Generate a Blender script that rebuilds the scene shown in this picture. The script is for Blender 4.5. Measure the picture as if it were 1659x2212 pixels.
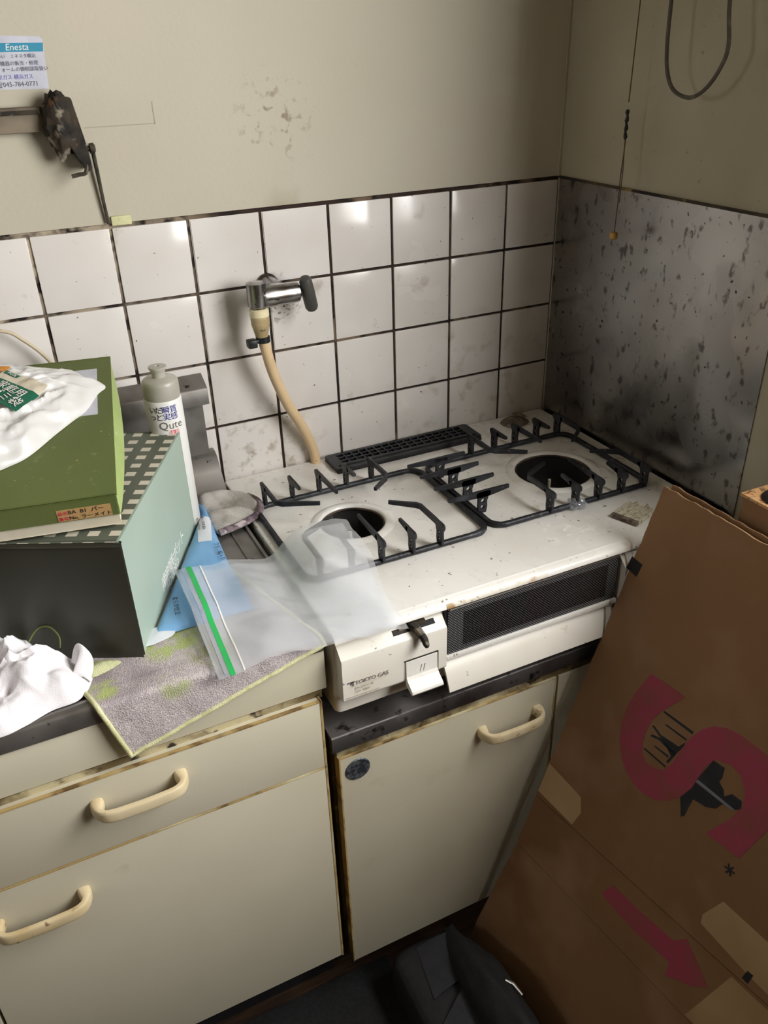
import bpy, bmesh, math, random
from mathutils import Vector as V, Matrix as MX, noise
random.seed(4)
for o in list(bpy.data.objects):
    bpy.data.objects.remove(o)
sc = bpy.context.scene
COL = sc.collection
R = math.radians

# ------------------------------------------------------------------ camera, world, daylight, exposure
cam = bpy.data.cameras.new('camera')
cam.sensor_fit = 'HORIZONTAL'; cam.sensor_width = 36.0; cam.lens = 1783.0 * 36 / 1659
cam.clip_start = .02
camo = bpy.data.objects.new('camera', cam); COL.objects.link(camo)
camo.location = (-.94116, -1.2535, 1.44669)
camo.rotation_euler = (R(60.3003), R(1.5922), R(-25.8823))
sc.camera = camo

wd = bpy.data.worlds.new('sky'); sc.world = wd; wd.use_nodes = True
bg = wd.node_tree.nodes['Background']
bg.inputs['Color'].default_value = (1.0, .995, .985, 1); bg.inputs['Strength'].default_value = 16.5

def portal(name, loc, rot, sx, sy):
    l = bpy.data.lights.new(name, 'AREA'); l.shape = 'RECTANGLE'; l.size = sx; l.size_y = sy
    l.cycles.is_portal = True
    o = bpy.data.objects.new(name, l); COL.objects.link(o); o.location = loc; o.rotation_euler = rot
WY0, WY1, WZ0, WZ1 = -1.95, -.72, 1.08, 2.05         # window in the right wall
DY0, DY1, DZ0, DZ1 = -.90, -.55, 1.42, 1.80           # small window in the left wall
portal('daylight_portal', (.06, (WY0 + WY1) / 2, (WZ0 + WZ1) / 2), (0, R(90), 0), WZ1 - WZ0, WY1 - WY0)
portal('daylight_portal', (-2.66, (DY0 + DY1) / 2, (DZ0 + DZ1) / 2), (0, R(-90), 0), DZ1 - DZ0, DY1 - DY0)
vs = sc.view_settings
vs.view_transform = 'Standard'; vs.look = 'None'; vs.gamma = 1; vs.use_curve_mapping = False
vs.exposure = 0.0
sc.cycles.transparent_max_bounces = 10
sc.cycles.max_bounces = 6; sc.cycles.diffuse_bounces = 4; sc.cycles.glossy_bounces = 3
sc.cycles.adaptive_threshold = .08; sc.cycles.adaptive_min_samples = 24
sc.cycles.caustics_reflective = False; sc.cycles.caustics_refractive = False

# ------------------------------------------------------------------ helpers: meshes
def wl(o):
    p = V((0, 0, 0))
    while o is not None:
        p += o.location; o = o.parent
    return p
def tag(o, label=None, cat=None, group=None, kind=None):
    if label: o['label'] = label
    if cat: o['category'] = cat
    if group: o['group'] = group
    if kind: o['kind'] = kind
    return o
def thing(name, loc, label, cat, group=None):
    o = bpy.data.objects.new(name, None); COL.objects.link(o)
    o.location = loc; o.empty_display_size = .02
    return tag(o, label, cat, group)
def to_mesh(src, name):
    if isinstance(src, bmesh.types.BMesh):
        me = bpy.data.meshes.new(name); bmesh.ops.recalc_face_normals(src, faces=src.faces)
        src.to_mesh(me); src.free(); return me
    src.name = name
    return src
def obj(name, src, mt, parent=None, smooth=35, loc=None, label=None):
    """world-space geometry -> one mesh object; origin at the parent's, else at the thing's base"""
    me = to_mesh(src, name)
    if parent is not None:
        org = wl(parent)
    elif loc is not None:
        org = V(loc)
    else:
        xs = [v.co for v in me.vertices]
        lo = [min(c[i] for c in xs) for i in range(3)]; hi = [max(c[i] for c in xs) for i in range(3)]
        org = V(((lo[0] + hi[0]) / 2, (lo[1] + hi[1]) / 2, lo[2]))
    me.transform(MX.Translation(-org))
    if smooth:
        for p in me.polygons: p.use_smooth = True
        me.set_sharp_from_angle(angle=R(smooth))
    me.materials.clear()
    for m in (mt if isinstance(mt, (list, tuple)) else [mt]): me.materials.append(m)
    o = bpy.data.objects.new(name, me); COL.objects.link(o)
    if parent is not None: o.parent = parent
    else: o.location = org
    if label: o['label'] = label
    return o
def inst(name, me, parent, loc, rot=(0, 0, 0), scale=(1, 1, 1)):
    o = bpy.data.objects.new(name, me); COL.objects.link(o); o.parent = parent
    o.location = V(loc) - wl(parent); o.rotation_euler = rot; o.scale = scale
    return o
def new(): return bmesh.new()
def box(bm, x0, x1, y0, y1, z0, z1, bev=0, seg=2, mat=None):
    r = bmesh.ops.create_cube(bm, size=1)['verts']
    for v in r:
        v.co = V(((x0 + x1) / 2 + v.co.x * (x1 - x0), (y0 + y1) / 2 + v.co.y * (y1 - y0), (z0 + z1) / 2 + v.co.z * (z1 - z0)))
    if mat is not None:
        for v in r: v.co = mat @ v.co
    if bev:
        es = list({e for v in r for e in v.link_edges})
        bmesh.ops.bevel(bm, geom=es, offset=bev, segments=seg, affect='EDGES', profile=.6)
    return bm
def frames(pts):
    pts = [V(p) for p in pts]; T = []
    for i in range(len(pts)):
        a = pts[max(i - 1, 0)]; b = pts[min(i + 1, len(pts) - 1)]
        T.append((b - a).normalized())
    n = T[0].orthogonal().normalized(); out = []
    for i, t in enumerate(T):
        n = (n - t * n.dot(t)).normalized()
        out.append((pts[i], t, n, t.cross(n)))
    return out
def tube(bm, pts, r, n=10, closed=False, cap=True, flat=1.0):
    if closed:
        pts = list(pts) + [pts[0], pts[1]]
    fr = frames(pts); rings = []
    if closed: fr[0] = (fr[0][0], fr[-2][1], fr[0][2], fr[0][3]); fr = fr[:-1]
    for i, (p, t, a, b) in enumerate(fr):
        rr = r[min(i, len(r) - 1)] if isinstance(r, (list, tuple)) else r
        rings.append([bm.verts.new(p + a * rr * math.cos(2 * math.pi * k / n) + b * rr * flat * math.sin(2 * math.pi * k / n)) for k in range(n)])
    for i in range(len(rings) - 1):
        for k in range(n):
            bm.faces.new((rings[i][k], rings[i][(k + 1) % n], rings[i + 1][(k + 1) % n], rings[i + 1][k]))
    if cap and not closed:
        bm.faces.new(rings[0][::-1]); bm.faces.new(rings[-1])
    return bm
def smooth_path(pts, k=6):
    pts = [V(p) for p in pts]; out = []
    for i in range(len(pts) - 1):
        p0 = pts[max(i - 1, 0)]; p1 = pts[i]; p2 = pts[i + 1]; p3 = pts[min(i + 2, len(pts) - 1)]
        for j in range(k):
            t = j / k
            out.append(.5 * ((2 * p1) + (p2 - p0) * t + (2 * p0 - 5 * p1 + 4 * p2 - p3) * t * t + (3 * p1 - p0 - 3 * p2 + p3) * t ** 3))
    out.append(pts[-1]); return out
def lathe(bm, prof, c=(0, 0, 0), n=32, axis=None, cap=True):
    """profile (r, h) turned around the axis (a 3x3 rotation, default z) at c"""
    A = axis or MX.Identity(3); c = V(c); rings = []
    for r, h in prof:
        rings.append([bm.verts.new(c + A @ V((r * math.cos(2 * math.pi * k / n), r * math.sin(2 * math.pi * k / n), h))) for k in range(n)])
    for i in range(len(rings) - 1):
        for k in range(n):
            bm.faces.new((rings[i][k], rings[i][(k + 1) % n], rings[i + 1][(k + 1) % n], rings[i + 1][k]))
    if cap:
        bm.faces.new(rings[0][::-1]); bm.faces.new(rings[-1])
    return bm
def prism(bm, poly, d0, d1, mat=None):
    """poly in (a,b), extruded along c from d0 to d1; mat maps (a,b,c) to world"""
    mat = mat or MX.Identity(4)
    A = [bm.verts.new(mat @ V((a, b, d0))) for a, b in poly]; B = [bm.verts.new(mat @ V((a, b, d1))) for a, b in poly]
    n = len(poly)
    bm.faces.new(A[::-1]); bm.faces.new(B)
    for i in range(n): bm.faces.new((A[i], A[(i + 1) % n], B[(i + 1) % n], B[i]))
    return bm
def basis(o, a, b, c):
    m = MX.Identity(4)
    for i, v in enumerate((a, b, c)):
        for j in range(3): m[j][i] = v[j]
    for j in range(3): m[j][3] = o[j]
    return m
YZX = basis((0, 0, 0), (0, 1, 0), (0, 0, 1), (1, 0, 0))       # profile in (y,z) extruded along x
XZY = basis((0, 0, 0), (1, 0, 0), (0, 0, 1), (0, 1, 0))       # profile in (x,z) extruded along y
def cmesh(loops, thick, bev=0.0):
    """flat plate with holes (first loop outer), centred on z=0"""
    cu = bpy.data.curves.new('c', 'CURVE'); cu.dimensions = '2D'; cu.fill_mode = 'BOTH'
    cu.extrude = max(thick / 2 - bev, 0); cu.bevel_depth = bev; cu.bevel_resolution = 1; cu.offset = -bev
    for L in loops:
        s = cu.splines.new('POLY'); s.points.add(len(L) - 1); s.use_cyclic_u = True
        for p, q in zip(s.points, L): p.co = (q[0], q[1], 0, 1)
    return curve_mesh(cu)
def curve_mesh(cu):
    o = bpy.data.objects.new('c', cu); COL.objects.link(o)
    me = bpy.data.meshes.new_from_object(o.evaluated_get(bpy.context.evaluated_depsgraph_get()))
    bpy.data.objects.remove(o); bpy.data.curves.remove(cu)
    return me
def text(name, s, size, m4, mt, parent, align='LEFT', thick=.0001, shear=0, space=1):
    cu = bpy.data.curves.new('t', 'FONT'); cu.body = s; cu.size = size; cu.extrude = thick; cu.align_x = align
    cu.shear = shear; cu.space_character = space; cu.resolution_u = 2
    me = curve_mesh(cu); me.transform(m4)
    return obj(name, me, mt, parent, smooth=0)
def rrect(x0, x1, y0, y1, r, n=5):
    out = []
    for cx, cy, a in ((x1 - r, y1 - r, 0), (x0 + r, y1 - r, 90), (x0 + r, y0 + r, 180), (x1 - r, y0 + r, 270)):
        for k in range(n + 1):
            t = R(a + 90 * k / n); out.append((cx + r * math.cos(t), cy + r * math.sin(t)))
    return out
def circ(cx, cy, r, n=32, sgn=-1):
    return [(cx + r * math.cos(sgn * 2 * math.pi * k / n), cy + r * math.sin(sgn * 2 * math.pi * k / n)) for k in range(n)]
def grid(bm, nu, nv, f):
    vv = [[bm.verts.new(f(i / nu, j / nv)) for j in range(nv + 1)] for i in range(nu + 1)]
    for i in range(nu):
        for j in range(nv):
            bm.faces.new((vv[i][j], vv[i + 1][j], vv[i + 1][j + 1], vv[i][j + 1]))
    return vv
def slab(bm, nu, nv, f, th):
    """a closed sheet: grid f and its copy th below along -z(of the callable's normal vector)"""
    top = grid(bm, nu, nv, f)
    off = th if callable(th) else (lambda u, v: V((0, 0, -th)))
    bot = [[bm.verts.new(top[i][j].co + off(i / nu, j / nv)) for j in range(nv + 1)] for i in range(nu + 1)]
    for i in range(nu):
        for j in range(nv):
            bm.faces.new((bot[i][j], bot[i][j + 1], bot[i + 1][j + 1], bot[i + 1][j]))
    for i in range(nu):
        for j in (0, nv): bm.faces.new((top[i][j], top[i + 1][j], bot[i + 1][j], bot[i][j]))
    for j in range(nv):
        for i in (0, nu): bm.faces.new((top[i][j], top[i][j + 1], bot[i][j + 1], bot[i][j]))
    return bm
def fbm(x, y, z=0, s=1, o=3):
    return noise.fractal(V((x * s, y * s, z * s)), .9, 2.0, o, noise_basis='PERLIN_ORIGINAL')
def mound(outline, centre, h, m4=None, rings=26, sub=6, base=0.0):
    """a soft heap: closed outline (x,y), height h(x,y,d) with d = 0 at the middle .. 1 at the rim"""
    m4 = m4 or MX.Identity(4); P = [V((p[0], p[1], 0)) for p in outline]; n = len(P); L = []
    for i in range(n):
        p0, p1, p2, p3 = P[i - 1], P[i], P[(i + 1) % n], P[(i + 2) % n]
        for j in range(sub):
            t = j / sub
            L.append(.5 * ((2 * p1) + (p2 - p0) * t + (2 * p0 - 5 * p1 + 4 * p2 - p3) * t * t + (3 * p1 - p0 - 3 * p2 + p3) * t ** 3))
    c = V((centre[0], centre[1], 0)); bm = new(); N = len(L); rr = []
    for k in range(1, rings + 1):
        d = k / rings
        row = []
        for p in L:
            q = c.lerp(p, d); row.append(bm.verts.new(m4 @ V((q.x, q.y, base + h(q.x, q.y, d)))))
        rr.append(row)
    top = bm.verts.new(m4 @ V((c.x, c.y, base + h(c.x, c.y, 0))))
    for i in range(N):
        bm.faces.new((top, rr[0][i], rr[0][(i + 1) % N]))
        for k in range(rings - 1):
            bm.faces.new((rr[k][i], rr[k + 1][i], rr[k + 1][(i + 1) % N], rr[k][(i + 1) % N]))
    low = [bm.verts.new(m4 @ V((p.x, p.y, base))) for p in L]
    for i in range(N):
        bm.faces.new((rr[-1][i], low[i], low[(i + 1) % N], rr[-1][(i + 1) % N]))
    bm.faces.new(low[::-1])
    return bm

def ss_(a, b_, x):
    t = min(max((x - a) / (b_ - a), 0), 1); return t * t * (3 - 2 * t)

# ------------------------------------------------------------------ helpers: materials
def srgb(h):
    if not isinstance(h, str): return (*h, 1)
    c = [int(h[i:i + 2], 16) / 255 for i in (0, 2, 4)]
    return tuple((x / 12.92 if x <= .04045 else ((x + .055) / 1.055) ** 2.4) for x in c) + (1,)
def mat(name, col, rough=.5, metal=0.0, layers=(), bump=None, spec=.5, coat=0, trans=0, rlayers=None):
    """layers: (colour, scale, lo, hi, options); all driven by world position"""
    m = bpy.data.materials.new(name); m.use_nodes = True; nt = m.node_tree; N = nt.nodes; Lk = nt.links
    b = N['Principled BSDF']
    b.inputs['Roughness'].default_value = rough; b.inputs['Metallic'].default_value = metal
    b.inputs['Specular IOR Level'].default_value = spec; b.inputs['Coat Weight'].default_value = coat
    geo = N.new('ShaderNodeNewGeometry'); cur = None
    def noisef(scale, lo, hi, detail=2.5, stretch=None, off=0, rough_=.55, center=None, radius=None, soft=.5, amount=1.0, kind='noise'):
        src = geo.outputs['Position']
        mp = N.new('ShaderNodeMapping'); Lk.new(src, mp.inputs['Vector'])
        mp.inputs['Scale'].default_value = stretch or (1, 1, 1); mp.inputs['Location'].default_value = (off, off * .7, off * 1.3)
        if kind == 'voronoi':
            t = N.new('ShaderNodeTexVoronoi'); t.inputs['Scale'].default_value = scale; out = t.outputs['Distance']
        else:
            t = N.new('ShaderNodeTexNoise'); t.inputs['Scale'].default_value = scale; t.inputs['Detail'].default_value = detail
            t.inputs['Roughness'].default_value = rough_; out = t.outputs['Fac']
        Lk.new(mp.outputs['Vector'], t.inputs['Vector'])
        mr = N.new('ShaderNodeMapRange'); Lk.new(out, mr.inputs['Value'])
        mr.inputs['From Min'].default_value = lo; mr.inputs['From Max'].default_value = hi
        mr.inputs['To Max'].default_value = amount
        f = mr.outputs['Result']
        if center is not None:
            vm = N.new('ShaderNodeVectorMath'); vm.operation = 'DISTANCE'; Lk.new(src, vm.inputs[0]); vm.inputs[1].default_value = center
            m2 = N.new('ShaderNodeMapRange'); Lk.new(vm.outputs['Value'], m2.inputs['Value'])
            m2.inputs['From Min'].default_value = radius; m2.inputs['From Max'].default_value = radius * soft
            mu = N.new('ShaderNodeMath'); mu.operation = 'MULTIPLY'; Lk.new(f, mu.inputs[0]); Lk.new(m2.outputs['Result'], mu.inputs[1]); f = mu.outputs[0]
        return f
    for ly in layers:
        c2, scale, lo, hi = ly[:4]; kw = ly[4] if len(ly) > 4 else {}
        f = noisef(scale, lo, hi, **kw)
        mx = N.new('ShaderNodeMix'); mx.data_type = 'RGBA'; Lk.new(f, mx.inputs[0])
        if cur is None: mx.inputs[6].default_value = srgb(col)
        else: Lk.new(cur, mx.inputs[6])
        mx.inputs[7].default_value = srgb(c2); cur = mx.outputs[2]
    if cur is None: b.inputs['Base Color'].default_value = srgb(col)
    else: Lk.new(cur, b.inputs['Base Color'])
    if rlayers:
        f = noisef(*rlayers[:3], **(rlayers[4] if len(rlayers) > 4 else {}))
        mr = N.new('ShaderNodeMapRange'); Lk.new(f, mr.inputs['Value']); mr.inputs['To Min'].default_value = rough; mr.inputs['To Max'].default_value = rlayers[3]
        Lk.new(mr.outputs['Result'], b.inputs['Roughness'])
    if bump:
        t = N.new('ShaderNodeTexNoise'); t.inputs['Scale'].default_value = bump[0]; t.inputs['Detail'].default_value = 2
        Lk.new(geo.outputs['Position'], t.inputs['Vector'])
        bp = N.new('ShaderNodeBump'); bp.inputs['Strength'].default_value = bump[1]; bp.inputs['Distance'].default_value = bump[2] if len(bump) > 2 else .002
        Lk.new(t.outputs['Fac'], bp.inputs['Height']); Lk.new(bp.outputs['Normal'], b.inputs['Normal'])
    m['base'] = b.name
    return m
def film(name, tint, clear, gloss=.12, rough=.2, milk='e9eef6'):
    """thin plastic film: part see-through, part milky"""
    m = bpy.data.materials.new(name); m.use_nodes = True; nt = m.node_tree; N = nt.nodes; Lk = nt.links
    N.remove(N['Principled BSDF']); out = N['Material Output']
    tr = N.new('ShaderNodeBsdfTransparent'); tr.inputs['Color'].default_value = srgb(tint)
    df = N.new('ShaderNodeBsdfDiffuse'); df.inputs['Color'].default_value = srgb(milk)
    tl = N.new('ShaderNodeBsdfTranslucent'); tl.inputs['Color'].default_value = srgb(milk)
    gl = N.new('ShaderNodeBsdfGlossy'); gl.inputs['Roughness'].default_value = rough
    a = N.new('ShaderNodeMixShader'); a.inputs[0].default_value = .25; Lk.new(df.outputs[0], a.inputs[1]); Lk.new(tl.outputs[0], a.inputs[2])
    b = N.new('ShaderNodeMixShader'); b.inputs[0].default_value = clear; Lk.new(a.outputs[0], b.inputs[1]); Lk.new(tr.outputs[0], b.inputs[2])
    c = N.new('ShaderNodeMixShader'); c.inputs[0].default_value = gloss; Lk.new(b.outputs[0], c.inputs[1]); Lk.new(gl.outputs[0], c.inputs[2])
    Lk.new(c.outputs[0], out.inputs['Surface'])
    return m

M = {}
M['plaster'] = mat('plaster', 'c2bcaa', .75, layers=(('b7b09a', 2.2, .35, .75), ('c2b7a6', 5, .5, .75, dict(off=3, amount=.6)),
    ('7d6850', 66, .55, .63, dict(center=(-.51, 0, 1.355), radius=.075, soft=.15, amount=.75, detail=4)), ('6d6048', 80, .745, .79, dict(amount=.6, off=9)),
    ('8f845f', 9, .48, .62, dict(center=(-.5, 0, 1.236), radius=.05, soft=.2, amount=.5))), bump=(160, .12))
M['plaster_right'] = mat('plaster_right', 'b3ab96', .7, layers=(('9d937a', 3, .4, .7), ('5d5546', 70, .70, .76, dict(amount=.7))), bump=(140, .12))
M['grout'] = mat('grout', '33211a', .9, layers=(('7c6a55', 7, .52, .66, dict(off=2)), ('b0a28c', 3, .3, .5, dict(center=(-1.15, 0, 1.15), radius=.55, soft=.6)), ('1d120c', 38, .46, .6)), bump=(300, .5))
M['tile'] = mat('tile', 'e4dfda', .11, layers=(('d9d2ca', 6, .4, .7), ('9a8c74', 16, .64, .74, dict(amount=.5, detail=4)), ('4b3d2c', 130, .70, .735, dict(amount=.9)),
    ('7d6a3d', 42, .52, .66, dict(center=(-.60, 0, .80), radius=.16, soft=.2, amount=.65, detail=4)), ('8d7b52', 30, .55, .68, dict(center=(-.15, 0, .82), radius=.25, soft=.2, amount=.4, detail=4)),
    ('3c2418', 120, .53, .60, dict(center=(-.53, 0, 1.095), radius=.045, soft=.3))), coat=0, rlayers=(9, .4, .7, .3))
M['steel_sheet'] = mat('steel_sheet', 'b6b5b3', .20, 1.0, layers=(('928e8a', 4, .4, .7), ('a5a29c', 7, .5, .7, dict(off=5)), ('4d4644', 62, .59, .675, dict(detail=4, stretch=(1, 1, .6), amount=.75)),
    ('39322f', 90, .66, .72, dict(off=4, detail=4)), ('37342f', 5, .52, .62, dict(center=(0, -.42, .98), radius=.14, soft=.3, amount=.7)), ('4a4641', 6, .35, .7, dict(center=(0, -.2, .78), radius=.28, soft=.4, amount=.8))), rlayers=(9, .42, .62, .38), bump=(24, .06))
M['steel'] = mat('steel', '8f8b86', .34, .8, layers=(('6f6a64', 14, .5, .7), ('3a3128', 60, .66, .72)), rlayers=(20, .35, .7, .5), bump=(40, .05))
M['steel_dark'] = mat('steel_dark', '5d5957', .38, .7, layers=(('37302e', 9, .45, .65), ('1c1715', 40, .58, .68)), rlayers=(20, .35, .7, .6), bump=(60, .1))
M['cream'] = mat('cream', 'cbc4ae', .42, layers=(('c0b8a0', 3, .4, .7), ('8c7c58', 90, .765, .80, dict(amount=.7)), ('a08c5e', 14, .68, .80, dict(amount=.3, detail=4))), bump=(220, .04))
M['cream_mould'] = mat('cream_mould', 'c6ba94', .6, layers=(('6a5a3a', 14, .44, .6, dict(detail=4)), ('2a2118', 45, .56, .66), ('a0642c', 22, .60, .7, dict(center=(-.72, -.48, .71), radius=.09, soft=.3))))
M['band'] = mat('band', 'b49a66', .55, layers=(('6b5230', 30, .5, .65), ('d8cda6', 12, .5, .7)))
M['handle'] = mat('handle', 'dccba6', .38, layers=(('c8b185', 16, .5, .72), ('80643c', 70, .62, .72)), bump=(150, .05))
M['gap'] = mat('gap', '4a3d28', .8, layers=(('1c150d', 12, .4, .6), ('8a7444', 25, .6, .7)))
M['enamel'] = mat('enamel', 'ece9e3', .2, layers=(('e3ded5', 5, .4, .7), ('6d5a40', 95, .69, .73, dict(amount=.85)), ('a8977a', 22, .62, .74, dict(amount=.4, detail=4)), ('2d241c', 180, .73, .76),
    ('b3a184', 9, .42, .6, dict(center=(-.149, -.24, .803), radius=.15, soft=.5, amount=.3)), ('fbf8f2', 55, .56, .60, dict(center=(-.24, -.405, .803), radius=.07, soft=.3, amount=.8))), coat=0, rlayers=(14, .4, .7, .42))
M['enamel_front'] = mat('enamel_front', 'e5e0d5', .32, layers=(('d8d0c0', 6, .4, .7), ('8d7550', 30, .64, .74, dict(amount=.5, detail=4)), ('5a452c', 110, .70, .75, dict(amount=.8))))
M['lip_wear'] = mat('lip_wear', 'd9d2c4', .4, layers=(('a88558', 38, .50, .62, dict(detail=4)), ('7a4f28', 60, .62, .70), ('efece6', 20, .55, .62, dict(off=3))))
M['iron'] = mat('iron', '24252a', .45, .3, layers=(('3a3c42', 40, .5, .7), ('141213', 18, .5, .7), ('5a5048', 120, .66, .72)), bump=(220, .35))
M['iron_burnt'] = mat('iron_burnt', '5a4a3d', .6, .2, layers=(('34302e', 40, .45, .65), ('8a7766', 70, .6, .7)), bump=(260, .4))
M['soot'] = mat('soot', '0f0c0a', .75, layers=(('2a1d14', 22, .58, .72),), bump=(120, .3))
M['rust_ring'] = mat('rust_ring', '57463a', .6, .3, layers=(('2a1f18', 30, .45, .6), ('7d7164', 50, .6, .7)), bump=(200, .3))
M['grille'] = mat('grille', '1d1e22', .4, .2, layers=(('0e0d0d', 30, .45, .6), ('4a4640', 140, .66, .72)), bump=(240, .3))
M['chrome'] = mat('chrome', '93918e', .24, 1, layers=(('77716a', 40, .5, .7), ('4a3f35', 120, .64, .72)), rlayers=(30, .4, .7, .4))
M['chrome_bright'] = mat('chrome_bright', 'dcdcda', .2, 1)
M['grey_plastic'] = mat('grey_plastic', '45443f', .5, layers=(('2f2f2d', 40, .5, .7),))
M['black_plastic'] = mat('black_plastic', '17181a', .4)
M['hose'] = mat('hose', 'dcc096', .42, layers=(('c9a97c', 14, .5, .7), ('a5642f', 90, .72, .75)))
M['hose_cap'] = mat('hose_cap', 'b7a47c', .5, layers=(('9f8b62', 40, .5, .7),))
M['hose_ring'] = mat('hose_ring', 'e4d8b0', .45)
M['ink'] = mat('ink', '2a2620', .6)
M['grey_ink'] = mat('grey_ink', '77706a', .6)
M['pale_ink'] = mat('pale_ink', 'bdb4a6', .6)
M['white'] = mat('white', 'eeeae4', .5)
M['cardboard'] = mat('cardboard', '8d6a49', .85, layers=(('7b5a3b', 3, .4, .7), ('98765a', 9, .5, .75),), bump=(400, .1, .001))
M['board_edge'] = mat('board_edge', 'cf9f6c', .9, layers=(('7d5530', 120, .48, .6), ('f0cfa2', 60, .55, .7)), bump=(200, .6))
M['pink'] = mat('pink', 'a2445a', .9, layers=(('8c5048', 26, .45, .75),))
M['mark_ink'] = mat('mark_ink', '22242b', .8, layers=(('33353d', 40, .5, .7),))
M['mark_grey'] = mat('mark_grey', '7d7f8b', .8)
M['tape'] = mat('tape', 'b79a74', .35, layers=(('a78a66', 10, .4, .7),))
M['black_tape'] = mat('black_tape', '16171a', .6)
M['bead'] = mat('bead', 'b98f45', .4, layers=(('7a5320', 150, .5, .65),))
M['cord'] = mat('cord', '5d4a38', .9)
M['wire'] = mat('wire', '4a443a', .6, layers=(('665d4e', 60, .5, .7),))
M['beige_wire'] = mat('beige_wire', 'c9b99c', .5)
M['rust'] = mat('rust', '3b3327', .8, .2, layers=(('17130e', 30, .42, .6), ('8a8170', 55, .56, .66), ('5b3d22', 80, .6, .7)), bump=(160, .6))
M['rail'] = mat('rail', '7f7360', .7, layers=(('4c4232', 14, .45, .65), ('8c6c52', 20, .55, .7)))
M['trace'] = mat('trace', 'a9a18c', .75)
M['rod'] = mat('rod', '4b463a', .5, .3, layers=(('2d2920', 60, .5, .65),))
M['card_green'] = mat('card_green', '5f6a36', .6, layers=(('566230', 6, .4, .7), ('6f7b46', 60, .64, .74), ('a88d4c', 130, .72, .76)), bump=(420, .15, .001))
M['card_green_pale'] = mat('card_green_pale', '9dad6c', .6, layers=(('90a25e', 10, .4, .7), ('b3bf8c', 70, .62, .72)), bump=(420, .15, .001))  # paler green than the lid top, used on the bowed side only
M['card_cream'] = mat('card_cream', 'd9d0bb', .7, layers=(('c4b89c', 18, .5, .7),))
M['card_label'] = mat('card_label', 'b8935f', .7, layers=(('a07c4c', 30, .5, .7),))
M['celadon'] = mat('celadon', 'a0b0a3', .5, layers=(('9aab9e', 8, .4, .7),))
M['box_dark'] = mat('box_dark', '3b3a2f', .42, layers=(('333228', 6, .4, .7),))
M['bottle'] = mat('bottle', 'e6e5e1', .3)
M['bottle_cap'] = mat('bottle_cap', 'b5b1a6', .35, layers=(('a39f93', 20, .4, .7),))
M['blue_ink'] = mat('blue_ink', '2b2a8c', .5)
M['red_ink'] = mat('red_ink', 'c8324a', .5)
M['towel'] = mat('towel', 'b5a9aa', .95, layers=(('c9bfbd', 300, .42, .6, dict(detail=2)), ('978a8e', 10, .52, .7),
    ('b9c27e', 40, .40, .56, dict(center=(-.932, -.452, .803), radius=.022, soft=.6)), ('a7b070', 40, .40, .56, dict(center=(-.855, -.475, .80), radius=.024, soft=.5, amount=.7)),
    ('b3bb7c', 45, .38, .55, dict(center=(-.842, -.395, .803), radius=.048, soft=.6)), ('8f9159', 40, .4, .6, dict(center=(-.815, -.36, .803), radius=.05, soft=.5, amount=.8)),
    ('9c9c66', 40, .4, .56, dict(center=(-.80, -.445, .803), radius=.035, soft=.5, amount=.8))), bump=(600, .8, .002))
M['hem'] = mat('hem', 'd8d5a6', .9, layers=(('c3c08c', 60, .45, .6),), bump=(600, .5))
M['cloth_white'] = mat('cloth_white', 'f0ecee', .95, bump=(500, .5, .001))
M['cloth_grey'] = mat('cloth_grey', 'c4beb6', .95, layers=(('a39c92', 30, .5, .7), ('dcd8d2', 18, .5, .65)), bump=(700, 1.0, .002))
M['cloth_green'] = mat('cloth_green', 'c6c79c', .95, layers=(('8f9268', 60, .45, .65),), bump=(600, .6, .002))
M['hem_purple'] = mat('hem_purple', '8b7a7f', .95, layers=(('5d4c55', 90, .5, .6), ('c2b5b5', 60, .5, .6)), bump=(600, .6))
M['blue_pack'] = mat('blue_pack', '7fb0dc', .35, layers=(('6a9fd0', 12, .4, .7),), bump=(60, .15))
M['pack_label'] = mat('pack_label', 'dfe2e8', .5)
M['zip_green'] = mat('zip_green', '2fae5a', .35)
M['label_green'] = mat('label_green', '14634a', .5)
M['orange'] = mat('orange', 'c98a36', .5)
M['sticker'] = mat('sticker', 'c9cad4', .45, layers=(('b9bac6', 30, .4, .7),))
M['sticker_blue'] = mat('sticker_blue', '2c8aa8', .45)
M['sticker_ink'] = mat('sticker_ink', '60616f', .6)
M['sticker_violet'] = mat('sticker_violet', '6c6bb5', .6)
M['badge'] = mat('badge', '6c7076', .4, .5, layers=(('3d4147', 130, .46, .58),), bump=(250, .5))
M['mat_black'] = mat('mat_black', '201f20', .95, layers=(('161616', 200, .4, .6),), bump=(500, .6))
M['bag_black'] = mat('bag_black', '141315', .8, layers=(('1f1d20', 30, .4, .7),), bump=(300, .4))
M['bag_grey'] = mat('bag_grey', '2b2b2f', .9, layers=(('242428', 40, .4, .7),), bump=(400, .4))
M['floor'] = mat('floor', '4a3524', .5, layers=(('33241a', 8, .4, .6, dict(stretch=(1, 12, 1))),))
M['room'] = mat('room', '6a5f50', .8)
M['bristle'] = mat('bristle', 'cdc5ae', .7, layers=(('8f8766', 90, .5, .62, dict(stretch=(1, 6, 1))),))
M['debris'] = mat('debris', '75695a', .8, layers=(('4c3a30', 60, .45, .6), ('a29a88', 40, .55, .66)), bump=(160, .6))
M['film'] = film('film', 'fafcff', .70, .06, .14, 'fdfeff')
M['film_clear'] = film('film_clear', 'f2f4f6', .72, .14, .15)
M['bag_white'] = film('bag_white', 'f4f4f2', .10, .05, .3, 'f3f1ee')

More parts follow.
